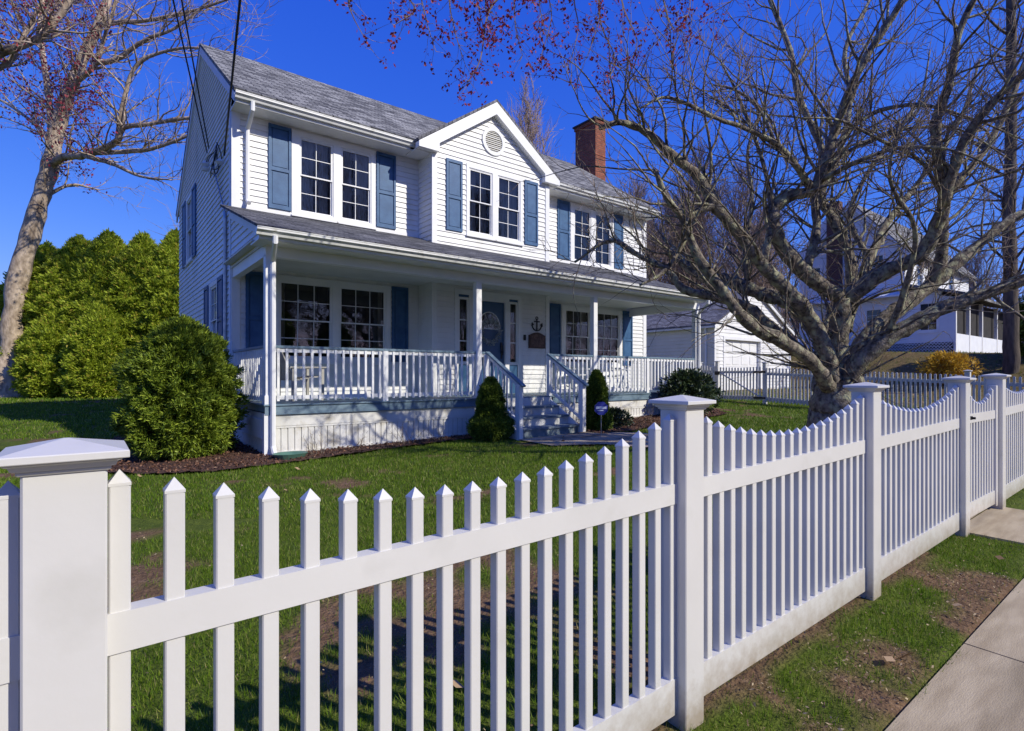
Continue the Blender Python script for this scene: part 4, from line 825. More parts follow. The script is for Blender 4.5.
# dark wooden plaque and anchor
m = MB(); top = [(8.90+.54*i/12, 2.52+.075*math.sin(math.pi*i/12)**1.2) for i in range(13)]
m.prism([P(x,z,.02) for x,z in [(9.44,2.19),(8.90,2.19)]+top], (0,-.035,0))
pq = m.build('wall_plaque', M['brown']); tag(pq, 'dark brown wooden plaque with arched top on the wall right of the front door', 'plaque')
m = MB(); m.prism([P(x,z,.055) for x,z in [(9.40,2.23),(8.94,2.23),(8.94,2.49),(9.17,2.555),(9.40,2.49)]], (0,-.006,0)); m.build('plaque_panel', noisy('plaque_relief',(.07,.03,.02),(.16,.08,.05),14,.5,.5,30), pq)
m = MB(); ac = (9.17, 2.80)
def AP(x, z): return P(ac[0]+x, ac[1]+z, .035)
m.bar(AP(0,-.15),AP(0,.13),.03,.02,(0,1,0)); m.bar(AP(-.09,.075),AP(.09,.075),.03,.02,(0,1,0))
pts = [AP(.155*math.cos(a),-.01+.15*math.sin(a)) for a in np.linspace(math.pi*1.03,math.pi*1.97,14)]; m.tube(pts,[.016]*14,6)
for s in (-1,1): m.prism([AP(s*.17,.05),AP(s*.105,-.01),AP(s*.185,-.05)],(0,-.02,0))
ring = [AP(.035*math.cos(a),.165+.035*math.sin(a)) for a in np.linspace(0,2*math.pi,12)]; m.tube(ring,[.011]*12,5)
tag(m.build('anchor_ornament', M['black']), 'black iron anchor ornament hung on the wall above the brown plaque', 'ornament')
# porch chairs
def slat_chair(loc, rz, mat, label, cat='chair', rocker=False, group=None):
    t = thing('porch_chair', loc, label, cat, group); t.rotation_euler.z = 0
    c, s = math.cos(rz), math.sin(rz)
    def W(x,y,z): return (loc[0]+c*x-s*y, loc[1]+s*x+c*y, loc[2]+z)
    def hb(x0,y0,z0,x1,y1,z1,sh=0): 
        return [W(x0,y0,z0),W(x1,y0,z0),W(x1,y1,z0),W(x0,y1,z0),W(x0+sh,y0,z1),W(x1+sh,y0,z1),W(x1+sh,y1,z1),W(x0+sh,y1,z1)]
    m = MB()
    for i in range(6): m.hexa(hb(-.22+i*.085,-.26,.36+.012*i,-.145+i*.085,.26,.385+.012*i))
    m.build('seat', mat, t)
    m = MB()
    for i in range(6): y = -.26+i*.088; h = .98-.03*abs(i-2.5); m.hexa(hb(-.25,y,.36,-.23,y+.075,h,-.24))
    m.hexa(hb(-.34,-.27,.74,-.32,.27,.80)); m.build('backrest', mat, t)
    for y in (-.31,.27): 
        MB().hexa(hb(-.34,y-.02,.58,.34,y+.06,.605)).build('armrest', mat, t)
        MB().hexa(hb(.24,y,.0,.29,y+.04,.58)).build('leg', mat, t); MB().hexa(hb(-.30,y,.0,-.25,y+.04,.58)).build('leg', mat, t)
        if rocker:
            pts = [W(x,y+.02,.03+.16*(x/.45)**2*.6) for x in np.linspace(-.48,.42,9)]; MB().tube(pts,[.022]*9,6).build('rocker', mat, t)
    return t
slat_chair((3.05,10.2,DZ+.005), 0.15, M['greychair'], 'weathered grey slatted armchair on the porch behind the left railing')
slat_chair((10.35,10.75,DZ+.03), -1.5, M['trim'], 'white rocking chair on the porch under the first window right of the steps', rocker=True)
slat_chair((11.9,10.75,DZ+.03), -1.62, M['trim'], 'white rocking chair farther right on the porch, past the white post', rocker=True)
# splash block
sb = MB(); sb.lathe((2.42,8.62,g(2.42,8.62)), [(.0,.02),(.10,.02),(.17,.035),(.24,.08),(.25,.085),(.26,.08),(.2,.0),(0,.0)], 20)
sb.v = [(2.42+(x-2.42)*1.0, 8.62+(y-8.62)*.7, z+.02) for x,y,z in sb.v]; tag(sb.build('splash_block', M['green']), 'low oval dark green splash block under the corner downspout', 'splash block')
# yard security sign
sx_, sy_ = 7.79, 7.30; sgz = g(sx_, sy_)
sg_ = thing('yard_sign', (sx_,sy_,sgz), 'small blue octagonal yard sign on a thin stake beside the right cone shrub', 'sign')
MB().tube([(sx_,sy_,sgz-.1),(sx_,sy_,sgz+.62)], .008, 6).build('stake', M['steel'], sg_)
th0 = R(-37); cR, sR = math.cos(th0), math.sin(th0)
def SP(u, z, o): return (sx_+u*cR+o*sR, sy_+u*sR-o*cR, sgz+.56+z)
oc = [(.135*math.cos(R(22.5+45*k)), .135*math.sin(R(22.5+45*k))) for k in range(8)]
m = MB(); m.prism([SP(u,z,.012) for u,z in oc], Vector(SP(0,0,.0))-Vector(SP(0,0,.014))+Vector((0,0,0))); pl_ = m.build('panel', M['signblue'], sg_)
m = MB()
m.hexa([SP(-.10,-.012,.014),SP(.10,-.012,.014),SP(.10,-.012,.018),SP(-.10,-.012,.018),SP(-.10,.035,.014),SP(.10,.035,.014),SP(.10,.035,.018),SP(-.10,.035,.018)])
m.hexa([SP(-.075,-.05,.014),SP(.04,-.05,.014),SP(.04,-.05,.018),SP(-.075,-.05,.018),SP(-.075,-.03,.014),SP(.04,-.03,.014),SP(.04,-.03,.018),SP(-.075,-.03,.018)])
m.build('print', M['signmark'], pl_)
# service wires, insulator bracket
ins = thing('service_bracket', (X0-.1,13.0,6.2), 'white porcelain insulator bracket with looped black wires on the shaded side wall', 'bracket')
m = MB(); m.lathe((X0-.14,13.55,5.93),[(0,0),(.07,.01),(.09,.06),(.05,.10),(.09,.15),(.05,.22),(0,.24)],12); m.build('insulator', M['porcelain'], ins)
m = MB(); m.lathe((X0-.12,12.02,5.62),[(0,0),(.05,.01),(.08,.05),(.04,.10),(0,.13)],12); m.build('insulator', M['porcelain'], ins)
MB().box(X0-.06,12.9,6.0,X0-.014,13.0,6.3).build('bracket_plate', M['steel'], ins)
rr = random.Random(4)
for k in range(4):
    ra = .30+.1*rr.random(); c0 = Vector((X0-.09,13.2-.22*k,5.95)); pts = [c0+Vector((-.04*math.sin(a*2+k), ra*1.2*math.cos(a), ra*.8*math.sin(a))) for a in np.linspace(.5*k, .5*k+4.6, 18)]
    MB().tube(pts, .010, 5).build('wire_loop', M['cable'], ins)
MB().tube([(X0-.07,13.1,5.95),(X0-.06,12.4,5.2),(X0-.05,11.95,4.72)], .014, 5).build('wire_loop', M['steel'], ins)
pole = thing('utility_pole', (-2.2,-9.6,g(-2.2,-9.6)), 'brown wooden utility pole with a crossarm across the road', 'utility pole')
MB().tube([(-2.2,-9.6,-.6),(-2.2,-9.6,12.8)], [.16,.11], 12).build('pole', M['wbark'], pole)
MB().box(-4.3,-9.75,10.3,-.2,-9.66,10.42).build('crossarm', M['wbark'], pole)
def wire(a, b, sag, lab, rad=.013):
    a = Vector(a); b = Vector(b); n = 40; pts = []
    for i in range(n+1): t = i/n; p = a.lerp(b,t); p.z -= sag*4*t*(1-t); pts.append(p)
    m = MB().tube(pts, rad, 5); tag(m.build('service_wire', M['cable'], loc=a), lab, 'wire')
wire((2.04,13.41,6.29), (-4.02,-9.7,10.4), .02, 'left of the pair of straight black wires reaching the side wall bracket')
wire((2.04,13.20,6.32), (-3.7,-9.7,11.05), .02, 'right of the pair of straight black wires reaching the side wall bracket')
wire((2.07,11.7,5.71), (-.6,-9.7,10.5), .02, 'thicker single black wire passing in front of the front roof corner', .019)
# ------------------------------------------------------------------ garage
GY, GX0, GX1, GB = 13.0, 20.66, 27.2, 20.0; GE, GA = 3.67, 5.42; gm = (GX0+GX1)/2; gs = (GA-GE)/(gm-GX0)
gar = thing('garage', (gm, GY, .8), 'white clapboard garage with grey shingled gable roof and pale roll-up door', 'garage')
gdo = (21.45, 24.35, .7, 3.02)
siding('front_wall', front(GY), .6, GA-.1, lambda z: (GX0,GX1) if z < GE else (GX0+(z-GE)/gs, GX1-(z-GE)/gs), [gdo], gar, M['siding'], exp=.15)
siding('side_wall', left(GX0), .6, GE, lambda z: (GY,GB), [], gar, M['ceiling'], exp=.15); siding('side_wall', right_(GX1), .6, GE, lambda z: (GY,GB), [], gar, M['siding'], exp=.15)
MB().poly([(GX0,GB,.5),(GX1,GB,.5),(GX1,GB,GE),(gm,GB,GA-.02),(GX0,GB,GE)]).build('back_wall', M['siding'], gar)
for s in (-1,1):
    ex = gm+s*(gm-GX0+.18); ez = GE-.18*gs
    MB().hexa([(ex,GY-.18,ez),(gm,GY-.18,GA),(gm,GB+.2,GA),(ex,GB+.2,ez),(ex,GY-.18,ez+.06),(gm,GY-.18,GA+.07),(gm,GB+.2,GA+.07),(ex,GB+.2,ez+.06)]).build('roof', M['shingle_y'], gar)
    MB().prism([(ex,GY-.16,ez-.005),(gm,GY-.16,GA-.005),(gm,GY-.16,GA-.17),(ex+(-s)*.02,GY-.16,ez-.15)], (0,.04,0)).build('rake_board', M['trim'], gar)
MB().box(GX0-.18,GY-.1,GE-.2,GX0-.04,GB,GE-.12).build('gutter', M['gutter'], gar)
P = front(GY); m = MB(); pbox(m,P,gdo[0]-.13,gdo[0],.7,3.15,-.16,.04); pbox(m,P,gdo[1],gdo[1]+.13,.7,3.15,-.16,.04); pbox(m,P,gdo[0],gdo[1],3.02,3.15,-.16,.04); m.build('door_casing', M['trim'], gar)
for a in (GX0-.02, GX1-.10): m = MB(); pbox(m,P,a,a+.12,.6,GE-.05,0,.04); m.build('corner_board', M['trim'], gar)
m = MB()
for k in range(4): pbox(m,P,gdo[0],gdo[1],.7+k*.58,.7+k*.58+.572,-.16,-.12)
gd = m.build('garage_door', M['trim'], gar); m = MB()
for k in range(4):
    for j in range(4): pbox(m,P,gdo[0]+.1+j*.71,gdo[0]+.66+j*.71,.8+k*.58,1.18+k*.58,-.12,-.105)
m.build('door_panel', M['trim'], gd)
spout([(GX0-.1,GY+.35,GE-.15),(GX0-.06,GY+.35,3.2),(GX0-.06,GY+.35,.8)], gar)
# ------------------------------------------------------------------ neighbour's house
NX, NY0, NY1, NXB = 36.0, 10.9, 16.6, 48.5; nb = 2.3; NE, NA = 8.6, 11.7; nm = 13.55
nh = thing('neighbour_house', (NX+5, nm, 2.5), 'pale two-storey clapboard house on the bank behind the cherry tree', 'house')
ns = (NA-NE)/(nm-NY0)
nw = [(12.0,12.8,3.9,5.3),(14.2,15.1,3.9,5.3),(11.9,12.7,7.0,8.4),(15.3,16.1,6.9,8.2),(13.2,13.9,9.6,10.2),(9.4,10.2,3.9,5.4)]
siding('side_wall', left(NX), nb, NA-.1, lambda z: (NY0,NY1) if z < NE else (NY0+(z-NE)/ns, min(NY1,NY1+.6-(z-NE)/ns)), nw[:5], nh, M['shade_siding'], exp=.16)
fwn = [(38,39,6.7,8.1),(40.2,41.2,6.7,8.1),(44,45,6.7,8.1)]
siding('front_wall', front(NY0), nb, NE, lambda z: (NX,NXB), fwn, nh, M['siding'], exp=.16)
for o in nw[:4]: window(left(NX),*o,1,nh,.1,.1,.12,.1)
window(left(NX),*nw[4],1,nh,.08,.08,.08,.08)
for o in fwn: window(front(NY0),*o,1,nh,.1,.1,.12,.1,((0,1),))
for s in (-1,1):
    ey = nm+s*(nm-NY0+.4); ez = NE-.4*ns
    MB().hexa([(NX-.35,ey,ez),(NXB+.35,ey,ez),(NXB+.35,nm,NA),(NX-.35,nm,NA),(NX-.35,ey,ez+.1),(NXB+.35,ey,ez+.1),(NXB+.35,nm,NA+.1),(NX-.35,nm,NA+.1)]).build('roof', M['shingle'], nh)
    MB().hexa([(NX-.33,ey,ez-.22),(NX-.28,ey,ez-.22),(NX-.28,nm,NA-.24),(NX-.33,nm,NA-.24),(NX-.33,ey,ez),(NX-.28,ey,ez),(NX-.28,nm,NA),(NX-.33,nm,NA)]).build('rake_board', M['shade_siding'], nh)
MB().quad((NX,NY1,nb),(NXB,NY1,nb),(NXB,NY1,NE),(NX,NY1,NE)).quad((NXB,NY0,nb),(NXB,NY1,nb),(NXB,NY1,NE),(NXB,NY0,NE)).build('back_wall', M['shade_siding'], nh)
# sun porch, lower roof
NP = 8.6
siding('porch_wall', left(NX), nb+.4, 6.0, lambda z: (NP,NY0) if z < 5.7 else (NP+.6,NY0), [nw[5]], nh, M['shade_siding'], exp=.16); window(left(NX),*nw[5],2,nh,.1,.1,.1,.1)
MB().box(NX+.02,NP+.25,nb+.4,NXB,NP+.3,5.6).build('porch_shade_sheet', M['dark'], nh); MB().box(NX+.1,NP+.02,nb+.4,NXB,NP+.10,3.7).build('porch_parapet', M['shade_siding'], nh)  # near-black sheet paints the shade inside the open porch
for x in (NX+.08,NX+2.6,NX+5.2,NX+8.6): MB().box(x-.08,NP+.0,nb+.4,x+.08,NP+.16,5.62).build('porch_post', M['trim'], nh)
MB().hexa([(NX-.5,NP-.5,5.62),(NXB,NP-.5,5.62),(NXB,NY0,6.45),(NX-.5,NY0,6.45),(NX-.5,NP-.5,5.75),(NXB,NP-.5,5.75),(NXB,NY0,6.58),(NX-.5,NY0,6.58)]).build('porch_roof', M['shingle'], nh)
MB().hexa([(NX-.6,NY0-.05,5.85),(NX,NY0-.05,6.1),(NX,NY1,6.1),(NX-.6,NY1,5.85),(NX-.6,NY0-.05,5.95),(NX,NY0-.05,6.25),(NX,NY1,6.25),(NX-.6,NY1,5.95)]).build('skirt_roof', M['shade_siding'], nh)
MB().box(NX-.55,14.05,2.3,NX-.02,14.75,11.9).build('chimney', M['brickdark'], nh)
lt = MB(); y = NP
while y < 12: lt.bar((NX-.03,y,nb+.4),(NX-.03,y+.5,nb+.95),.02,.03,(1,0,0)); lt.bar((NX-.045,y+.5,nb+.4),(NX-.045,y,nb+.95),.02,.03,(1,0,0)); y += .15
lt.build('lattice', M['shade_siding'], nh)
MB().quad((NX-.022,NP+.1,nb),(NX-.022,NY0+3,nb),(NX-.022,NY0+3,nb+.95),(NX-.022,NP+.1,nb+.95)).build('crawl_shade_sheet', M['dark'], nh)  # dark sheet behind the lattice, painting the shade under the house
# second neighbour, a slice at the right edge
n2 = thing('far_house', (50, 4.5, 2.6), 'pale house corner with sunlit wall at the right edge behind the dark trunk', 'house')
siding('front_wall', left(50), 2.3, 6.2, lambda z: (1.2,7.3), [(3,4,3.6,5.2)], n2, M['siding'], exp=.18); window(left(50),3,4,3.6,5.2,1,n2)
siding('front_wall', front(1.2), 2.3, 6.2, lambda z: (50,58), [], n2, M['siding'], exp=.18)
MB().hexa([(49.4,.8,6.1),(58,.8,6.1),(58,7.7,6.1),(49.4,7.7,6.1),(52,.8,8.4),(56,.8,8.4),(56,7.7,8.4),(52,7.7,8.4)]).build('roof', M['shingle_y'], n2)

# ------------------------------------------------------------------ trees
def cat(pts, per=6):
    """catmull-rom through points"""
    P_ = [Vector(p) for p in pts]; 
    if len(P_) < 3: return [P_[0].lerp(P_[1], i/per) for i in range(per+1)]
    P_ = [P_[0]*2-P_[1]] + P_ + [P_[-1]*2-P_[-2]]; out = []
    for i in range(1, len(P_)-2):
        a, b, c, d = P_[i-1:i+3]
        for k in range(per):
            t = k/per; out.append(.5*((2*b)+(c-a)*t+(2*a-5*b+4*c-d)*t*t+(3*b-a-3*c+d)*t**3))
    out.append(P_[-2]); return out
def limbs(mb, L, n=10, rough=.12, seed=1, per=5):
    """main limbs, slightly knobbly; returns (point, dir, radius) samples"""
    S = []; rr = random.Random(seed)
    for r0, r1, pts in L:
        q = cat(pts, per); m = len(q); rad = []
        for i in range(m):
            t = i/(m-1); r_ = r0*(1-t)**.9+r1*(1-(1-t)**.9); r_ *= 1+rough*(rr.random()-.5)*2; rad.append(r_)
            q[i] = q[i] + Vector((rr.uniform(-1,1), rr.uniform(-1,1), rr.uniform(-1,1)))*r_*.10
        mb.tube(q, rad, n)
        for i in range(1, m): S.append((q[i], (q[i]-q[i-1]).normalized(), rad[i], i/(m-1), (q[i]-q[i-1]).length))
    return S
def shoot(mb, p, d, L, r, rr, up=.25, n=4, seg=6, wob=.18, droop=0):
    pts = [Vector(p)]; rad = [r]; d = Vector(d).normalized(); dirs = [d.copy()]
    for i in range(seg):
        d = (d + Vector((rr.gauss(0,wob), rr.gauss(0,wob), rr.gauss(0,wob)+up*.3-droop*i/seg*.3))).normalized()
        pts.append(pts[-1]+d*L/seg); rad.append(r*(1-.82*(i+1)/seg)); dirs.append(d.copy())
    mb.tube(pts, rad, n, cap=False); return list(zip(pts, dirs, rad))
def side_dir(d, rr, ang):
    a = d.orthogonal().normalized(); a.rotate(Matrix.Rotation(rr.uniform(0, 2*math.pi), 3, d)); return (d*math.cos(ang)+a*math.sin(ang)).normalized()

# cherry tree in the front yard
cx0, cy0 = 9.4, 3.75
cherry = thing('cherry_tree', (cx0,cy0,g(cx0,cy0)), 'big bare spreading cherry tree with lichened grey limbs growing behind the picket fence', 'tree')
mb = MB(); S = limbs(mb, LIMBS_CHERRY, 12, .13, 3)
# flare at the base
fl = []
for k in range(10): t = k/9; fl.append(Vector((cx0,cy0,.02+.75*t)))
mb.tube(fl, [.58-.20*min(1,(k/9)**.45) for k in range(10)], 14)
mb.build('trunk', M['bark'], cherry, smooth=True)
rr = random.Random(12); br = MB(); tw = MB(); nb_ = 0
for (p, d, r, t, L) in S:
    if r > .17 and p.z < 1.6: continue
    k = 2 if r < .09 else 1
    for _ in range(k):
        if rr.random() > min(1.0, L/.15)*.52: continue
        dd = side_dir(d, rr, rr.uniform(.6,1.15)); dd.z = abs(dd.z)*.7+.12 if rr.random() < .75 else dd.z; 
        Lb = rr.uniform(.7,2.0)*(1.0 if r > .03 else .7)
        s = shoot(br, p, dd, Lb, min(r*.45, .006+.011*Lb), rr, .22, 5, 8, .16, .12); nb_ += 1
        for (q, qd, qr) in s[1:]:
            for _k in range(2):
                if rr.random() < .37:
                    d2 = side_dir(qd, rr, rr.uniform(.45,1.0)); d2.z += .1
                    L2 = rr.uniform(.25,.85)*(1.15-.3*t)
                    s2 = shoot(tw, q, d2, L2, .0062, rr, .25, 3, 4, .18)
                    for (u, ud, ur) in s2[1:-1]:
                        if rr.random() < .4: shoot(tw, u, side_dir(ud, rr, .8), rr.uniform(.06,.22), .0034, rr, .1, 3, 2, .1)
br.build('branches', M['bark'], cherry, smooth=True); tw.build('twigs', M['twig'], cherry)
print('cherry', nb_, len(tw.f))

def buds(name, pts, size, mat, parent, per=3, spread=.1, seed=2):
    r = np.random.default_rng(seed); P_ = np.repeat(np.array([tuple(p) for p in pts]), per, 0); n = len(P_)
    P_ = P_ + r.normal(0, spread, (n,3)); a = r.normal(0,1,(n,3)); a /= np.linalg.norm(a,axis=1)[:,None]; b = np.cross(a, r.normal(0,1,(n,3))); b /= np.linalg.norm(b,axis=1)[:,None]
    s = (size*r.uniform(.5,1.3,n))[:,None]
    V = np.stack([P_-a*s, P_+b*s*.6, P_+a*s, P_-b*s*.6], 1).reshape(-1,3); return np_mesh(name, V, np.arange(4*n).reshape(n,4), mat, parent)
# large maple at left
def maple(L, root, seed, n1, lab, bark, budsize, Lr=(1.0,3.2), prob=.5, per=3, flare=None, xlim=.2, bprob=.5):
    t = thing('maple_tree', root, lab, 'tree'); mb = MB(); S = limbs(mb, L, 14, .10, seed)
    if flare: x, y, z, r_ = flare; mb.tube([(x,y,z-.2),(x,y,z+.2),(x,y,z+.7),(x+.02,y,z+1.6)],[r_*1.75,r_*1.4,r_*1.12,r_],14)
    mb.build('trunk', M[bark], t, smooth=True); rr = random.Random(seed); br = MB(); tw = MB(); ends = []
    for (p, d, r, tt, l) in S:
        if r > .3 or p.z < 4.4: continue
        for _ in range(2):
            if rr.random() > prob: continue
            dd = side_dir(d, rr, rr.uniform(.5,1.1)); dd.z = dd.z*.5+.25
            s = shoot(br, p, dd, rr.uniform(*Lr), min(r*.5,.04), rr, .2, 5, 8, .18)
            for (q, qd, qr) in s[2:]:
                for _k in range(n1):
                    if rr.random() < .5:
                        s2 = shoot(tw, q, side_dir(qd, rr, rr.uniform(.5,1.1)), rr.uniform(.3,1.2), .011, rr, .2, 3, 4, .2)
                        if s2[-1][0].x < xlim and rr.random() < bprob: ends += [s2[-1][0], s2[-2][0]]
                        if rr.random() < .5: shoot(tw, s2[2][0], side_dir(s2[2][1], rr, .7), rr.uniform(.2,.6), .007, rr, .2, 3, 3, .2)
    br.build('branches', M[bark], t, smooth=True); tw.build('twigs', M['mtwig'], t)
    buds('buds', ends, budsize, M['bud'], t, per, .12, seed); return t
maple(LIMBS_MAPLE, (-2.75,31.4,.55), 5, 2, 'tall sunlit maple with pale trunk and red buds left of the hedge', 'mbark', .062, (1.0,2.8), .5, flare=(-2.62,31.3,.5,.6), per=5, xlim=.5, bprob=.6)
maple(LIMBS_EDGE, (-5.2,22.9,.3), 8, 2, 'dark-limbed maple reaching in from the left edge', 'mbark', .045, (.8,2.2), .5, per=4, xlim=-.6, bprob=.6)
# street maple whose twigs hang into the top of the view
st_t = thing('maple_tree', (-1.2,-3.0,g(-1.2,-3.0)), 'street maple behind the viewer with drooping red-budded twigs overhead', 'tree')
mb = MB(); SM = [(.22,.15,[(-1.2,-3.0,-.1),(-1.15,-2.95,2),(-1.1,-2.85,4.0),(-1.0,-2.5,5.4)]),(.10,.03,[(-1.0,-2.5,5.3),(.2,-1.2,6.6),(1.8,.8,7.6),(3.4,3.0,7.7),(4.3,4.6,7.0)]),
  (.06,.02,[(.2,-1.2,6.6),(.9,.9,7.2),(1.6,2.8,7.3),(2.3,4.6,6.7),(2.5,5.1,6.1)]),(.06,.02,[(1.8,.8,7.6),(3.4,1.8,8.0),(4.9,3.0,7.8),(5.6,3.9,7.0)]),(.10,.03,[(-1.0,-2.5,5.4),(-1.6,-3.2,7.2),(-1.8,-3.6,9.4)]),(.08,.03,[(-1.0,-2.5,5.4),(-2.4,-1.8,6.6),(-3.8,-1.2,7.4)]),
  (.03,.012,[(1.6,2.8,7.3),(2.6,4.0,7.1),(3.3,5.0,6.5)])]
limbs(mb, SM, 8, .06, 6); mb.build('trunk', M['mbark'], st_t, smooth=True)
rr = random.Random(31); tw = MB(); ends = []
LO = LIMBS_OVER + [(.02,.005,[(a-.25,b+.2,c+.15) for a,b,c in p]) for _,_,p in LIMBS_OVER[:3]] + [(.02,.005,[(a+.22,b-.15,c+.22) for a,b,c in p]) for _,_,p in LIMBS_OVER[:5]]
for (r0, r1, pts) in LO:
    q = cat(pts, 5); m = len(q); tw.tube(q, [.012*(1-i/m)+.003 for i in range(m)], 4, cap=False)
    for i in range(2, m):
        d = (q[i]-q[i-1]).normalized()
        for _ in range(3):
            if rr.random() < .55+.2*(pts[0][0] > 3.2):
                s = shoot(tw, q[i], side_dir(d, rr, rr.uniform(.5,1.3)), rr.uniform(.10,.42), .0035, rr, .0, 3, 3, .25)
                ends += [s[-1][0]] + ([s[-2][0]] if rr.random() < .5 else [])
tw.build('twigs', M['mtwig'], st_t); buds('buds', ends, .021, M['bud'], st_t, 6, .024, 3)

# ---- foliage
def sprays(C, Nn, nper, length, width, spread, seed, up=.0, curl=.25):
    """C clump centres, Nn outward normals; each clump is a fan of pointed leaf quads"""
    r = np.random.default_rng(seed); n = len(C); P_ = np.repeat(C, nper, 0); D = np.repeat(Nn, nper, 0)
    D = D + r.normal(0, spread, D.shape); D[:,2] += up; D /= np.linalg.norm(D,axis=1)[:,None]
    l = (length*r.uniform(.5,1.25,len(P_)))[:,None]; s = np.cross(D, r.normal(0,1,D.shape)); s /= np.linalg.norm(s,axis=1)[:,None]; w = (width*r.uniform(.6,1.3,len(P_)))[:,None]
    P_ = P_ + r.normal(0, length*.22, P_.shape); t = np.cross(D, s)
    V = np.stack([P_, P_+D*l*.45+s*w/2+t*l*curl*.3, P_+D*l, P_+D*l*.45-s*w/2], 1).reshape(-1,3)
    return V, np.arange(4*len(P_)).reshape(-1,4)
def blob(prof, cxy, n, lump, seed, lumpf=3.0, squash=(1,1)):
    """points on a lumpy surface of revolution; prof = [(z, r)]"""
    r = np.random.default_rng(seed); zs = np.array([p[0] for p in prof]); rs = np.array([p[1] for p in prof])
    # area-weighted sampling in z
    zz = np.linspace(zs[0], zs[-1], 200); rr_ = np.interp(zz, zs, rs); ds = np.hypot(np.gradient(zz), np.gradient(rr_)); w = rr_*ds+1e-6; w /= w.sum()
    z = r.choice(zz, n, p=w)+r.uniform(-.5,.5,n)*(zz[1]-zz[0]); th = r.uniform(0,2*np.pi,n); rad = np.interp(z, zs, rs)
    L = fbm(th*2.2+seed, z*1.3, lumpf, seed) - .5; L2 = vnoise(th*5+seed, z*5, 1.7, seed+5)-.5
    rad = rad*(1+lump*L*2.2+lump*.4*L2)
    sl = np.interp(z+.03, zs, rs)-np.interp(z-.03, zs, rs); nz_ = -sl/.06
    Nn = np.stack([np.cos(th), np.sin(th), nz_], -1); Nn /= np.linalg.norm(Nn,axis=1)[:,None]
    C = np.stack([cxy[0]+rad*np.cos(th)*squash[0], cxy[1]+rad*np.sin(th)*squash[1], z], -1); return C, Nn
def core(name, prof, cxy, mat, parent, shrink=.82, squash=(1,1)):
    m = MB(); m.lathe((cxy[0],cxy[1],0), [(r*shrink, z) for z, r in prof], 18)
    m.v = [(cxy[0]+(x-cxy[0])*squash[0]*(1+.08*math.sin(7*z+5*x)), cxy[1]+(y-cxy[1])*squash[1], z) for x,y,z in m.v]
    return m.build(name, mat, parent)
def shrub(name, xy, prof, lab, catg, mat, n, nper, length, width, seed, lump=.16, spread=.55, up=.15, squash=(1,1), shells=(1,.92,.82), stem=True, group=None, lumpf=3.0, coremat=None, shrink=.80):
    z0 = g(*xy); pr = [(z0+a, b) for a, b in prof]; t = thing(name, (xy[0],xy[1],z0), lab, catg, group)
    Vs = []; Fs = []; k = 0
    for i, s in enumerate(shells):
        C, Nn = blob([(a, b*s) for a, b in pr], xy, int(n*(1 if i == 0 else .5)), lump, seed, lumpf, squash); V, F = sprays(C, Nn, nper, length, width, spread, seed+i, up); Vs.append(V); Fs.append(F+k); k += len(V)
    np_mesh('foliage', np.concatenate(Vs), np.concatenate(Fs), mat, t)
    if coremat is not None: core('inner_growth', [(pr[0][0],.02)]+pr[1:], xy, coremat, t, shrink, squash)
    m = MB(); rr = random.Random(seed)
    for q in range(5):
        a = rr.uniform(0,6.28); w = prof[len(prof)//2][1]*.5; m.tube([(xy[0]+.04*math.cos(a),xy[1]+.04*math.sin(a),z0-.05),(xy[0]+w*.5*math.cos(a),xy[1]+w*.5*math.sin(a),z0+.3*prof[-1][0]),(xy[0]+w*.7*math.cos(a),xy[1]+w*.7*math.sin(a),z0+.7*prof[-1][0])],[.04,.03,.012],6)
    m.build('stems', M['wbark'], t); return t
inner = noisy('shaded_inner_green', (.035,.055,.010), (.08,.12,.018), 9, .95)  # darker green core, paints the shade deep inside the shrubs
yp = [(.06,.44),(.22,.56),(.6,.63),(1.0,.63),(1.35,.58),(1.65,.47),(1.90,.31),(2.07,.14),(2.13,.02)]
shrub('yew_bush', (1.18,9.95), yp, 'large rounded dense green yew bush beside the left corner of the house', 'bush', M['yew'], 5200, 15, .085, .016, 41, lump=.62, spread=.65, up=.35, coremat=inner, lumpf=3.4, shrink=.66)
# feathery low side shoots of the yew
cp = [(.04,.26),(.16,.36),(.32,.37),(.42,.24),(.52,.22),(.78,.21),(.98,.16),(1.10,.08),(1.17,.02)]
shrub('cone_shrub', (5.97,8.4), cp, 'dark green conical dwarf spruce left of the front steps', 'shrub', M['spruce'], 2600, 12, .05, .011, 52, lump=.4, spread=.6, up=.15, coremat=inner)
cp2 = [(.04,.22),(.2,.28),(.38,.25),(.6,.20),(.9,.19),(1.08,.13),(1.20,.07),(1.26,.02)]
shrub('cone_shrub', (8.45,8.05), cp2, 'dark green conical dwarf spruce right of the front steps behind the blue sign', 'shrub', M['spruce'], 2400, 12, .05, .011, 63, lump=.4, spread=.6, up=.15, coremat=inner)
shrub('rhododendron', (12.25,8.45), [(.1,.35),(.35,.55),(.65,.6),(.95,.45),(1.15,.18)], 'broad-leaved dark rhododendron in front of the right end of the porch', 'shrub', M['rhodo'], 420, 7, .13, .045, 74, lump=.5, spread=.8, up=.1, shells=(1,.8,.55,.3))
shrub('low_shrub', (9.3,8.35), [(.02,.3),(.15,.38),(.3,.25),(.38,.05)], 'low green ground shrub by the skirting between the cone shrub and the rhododendron', 'shrub', M['rhodo'], 260, 6, .07, .03, 75, lump=.5, spread=.8, shells=(1,.7,.4))
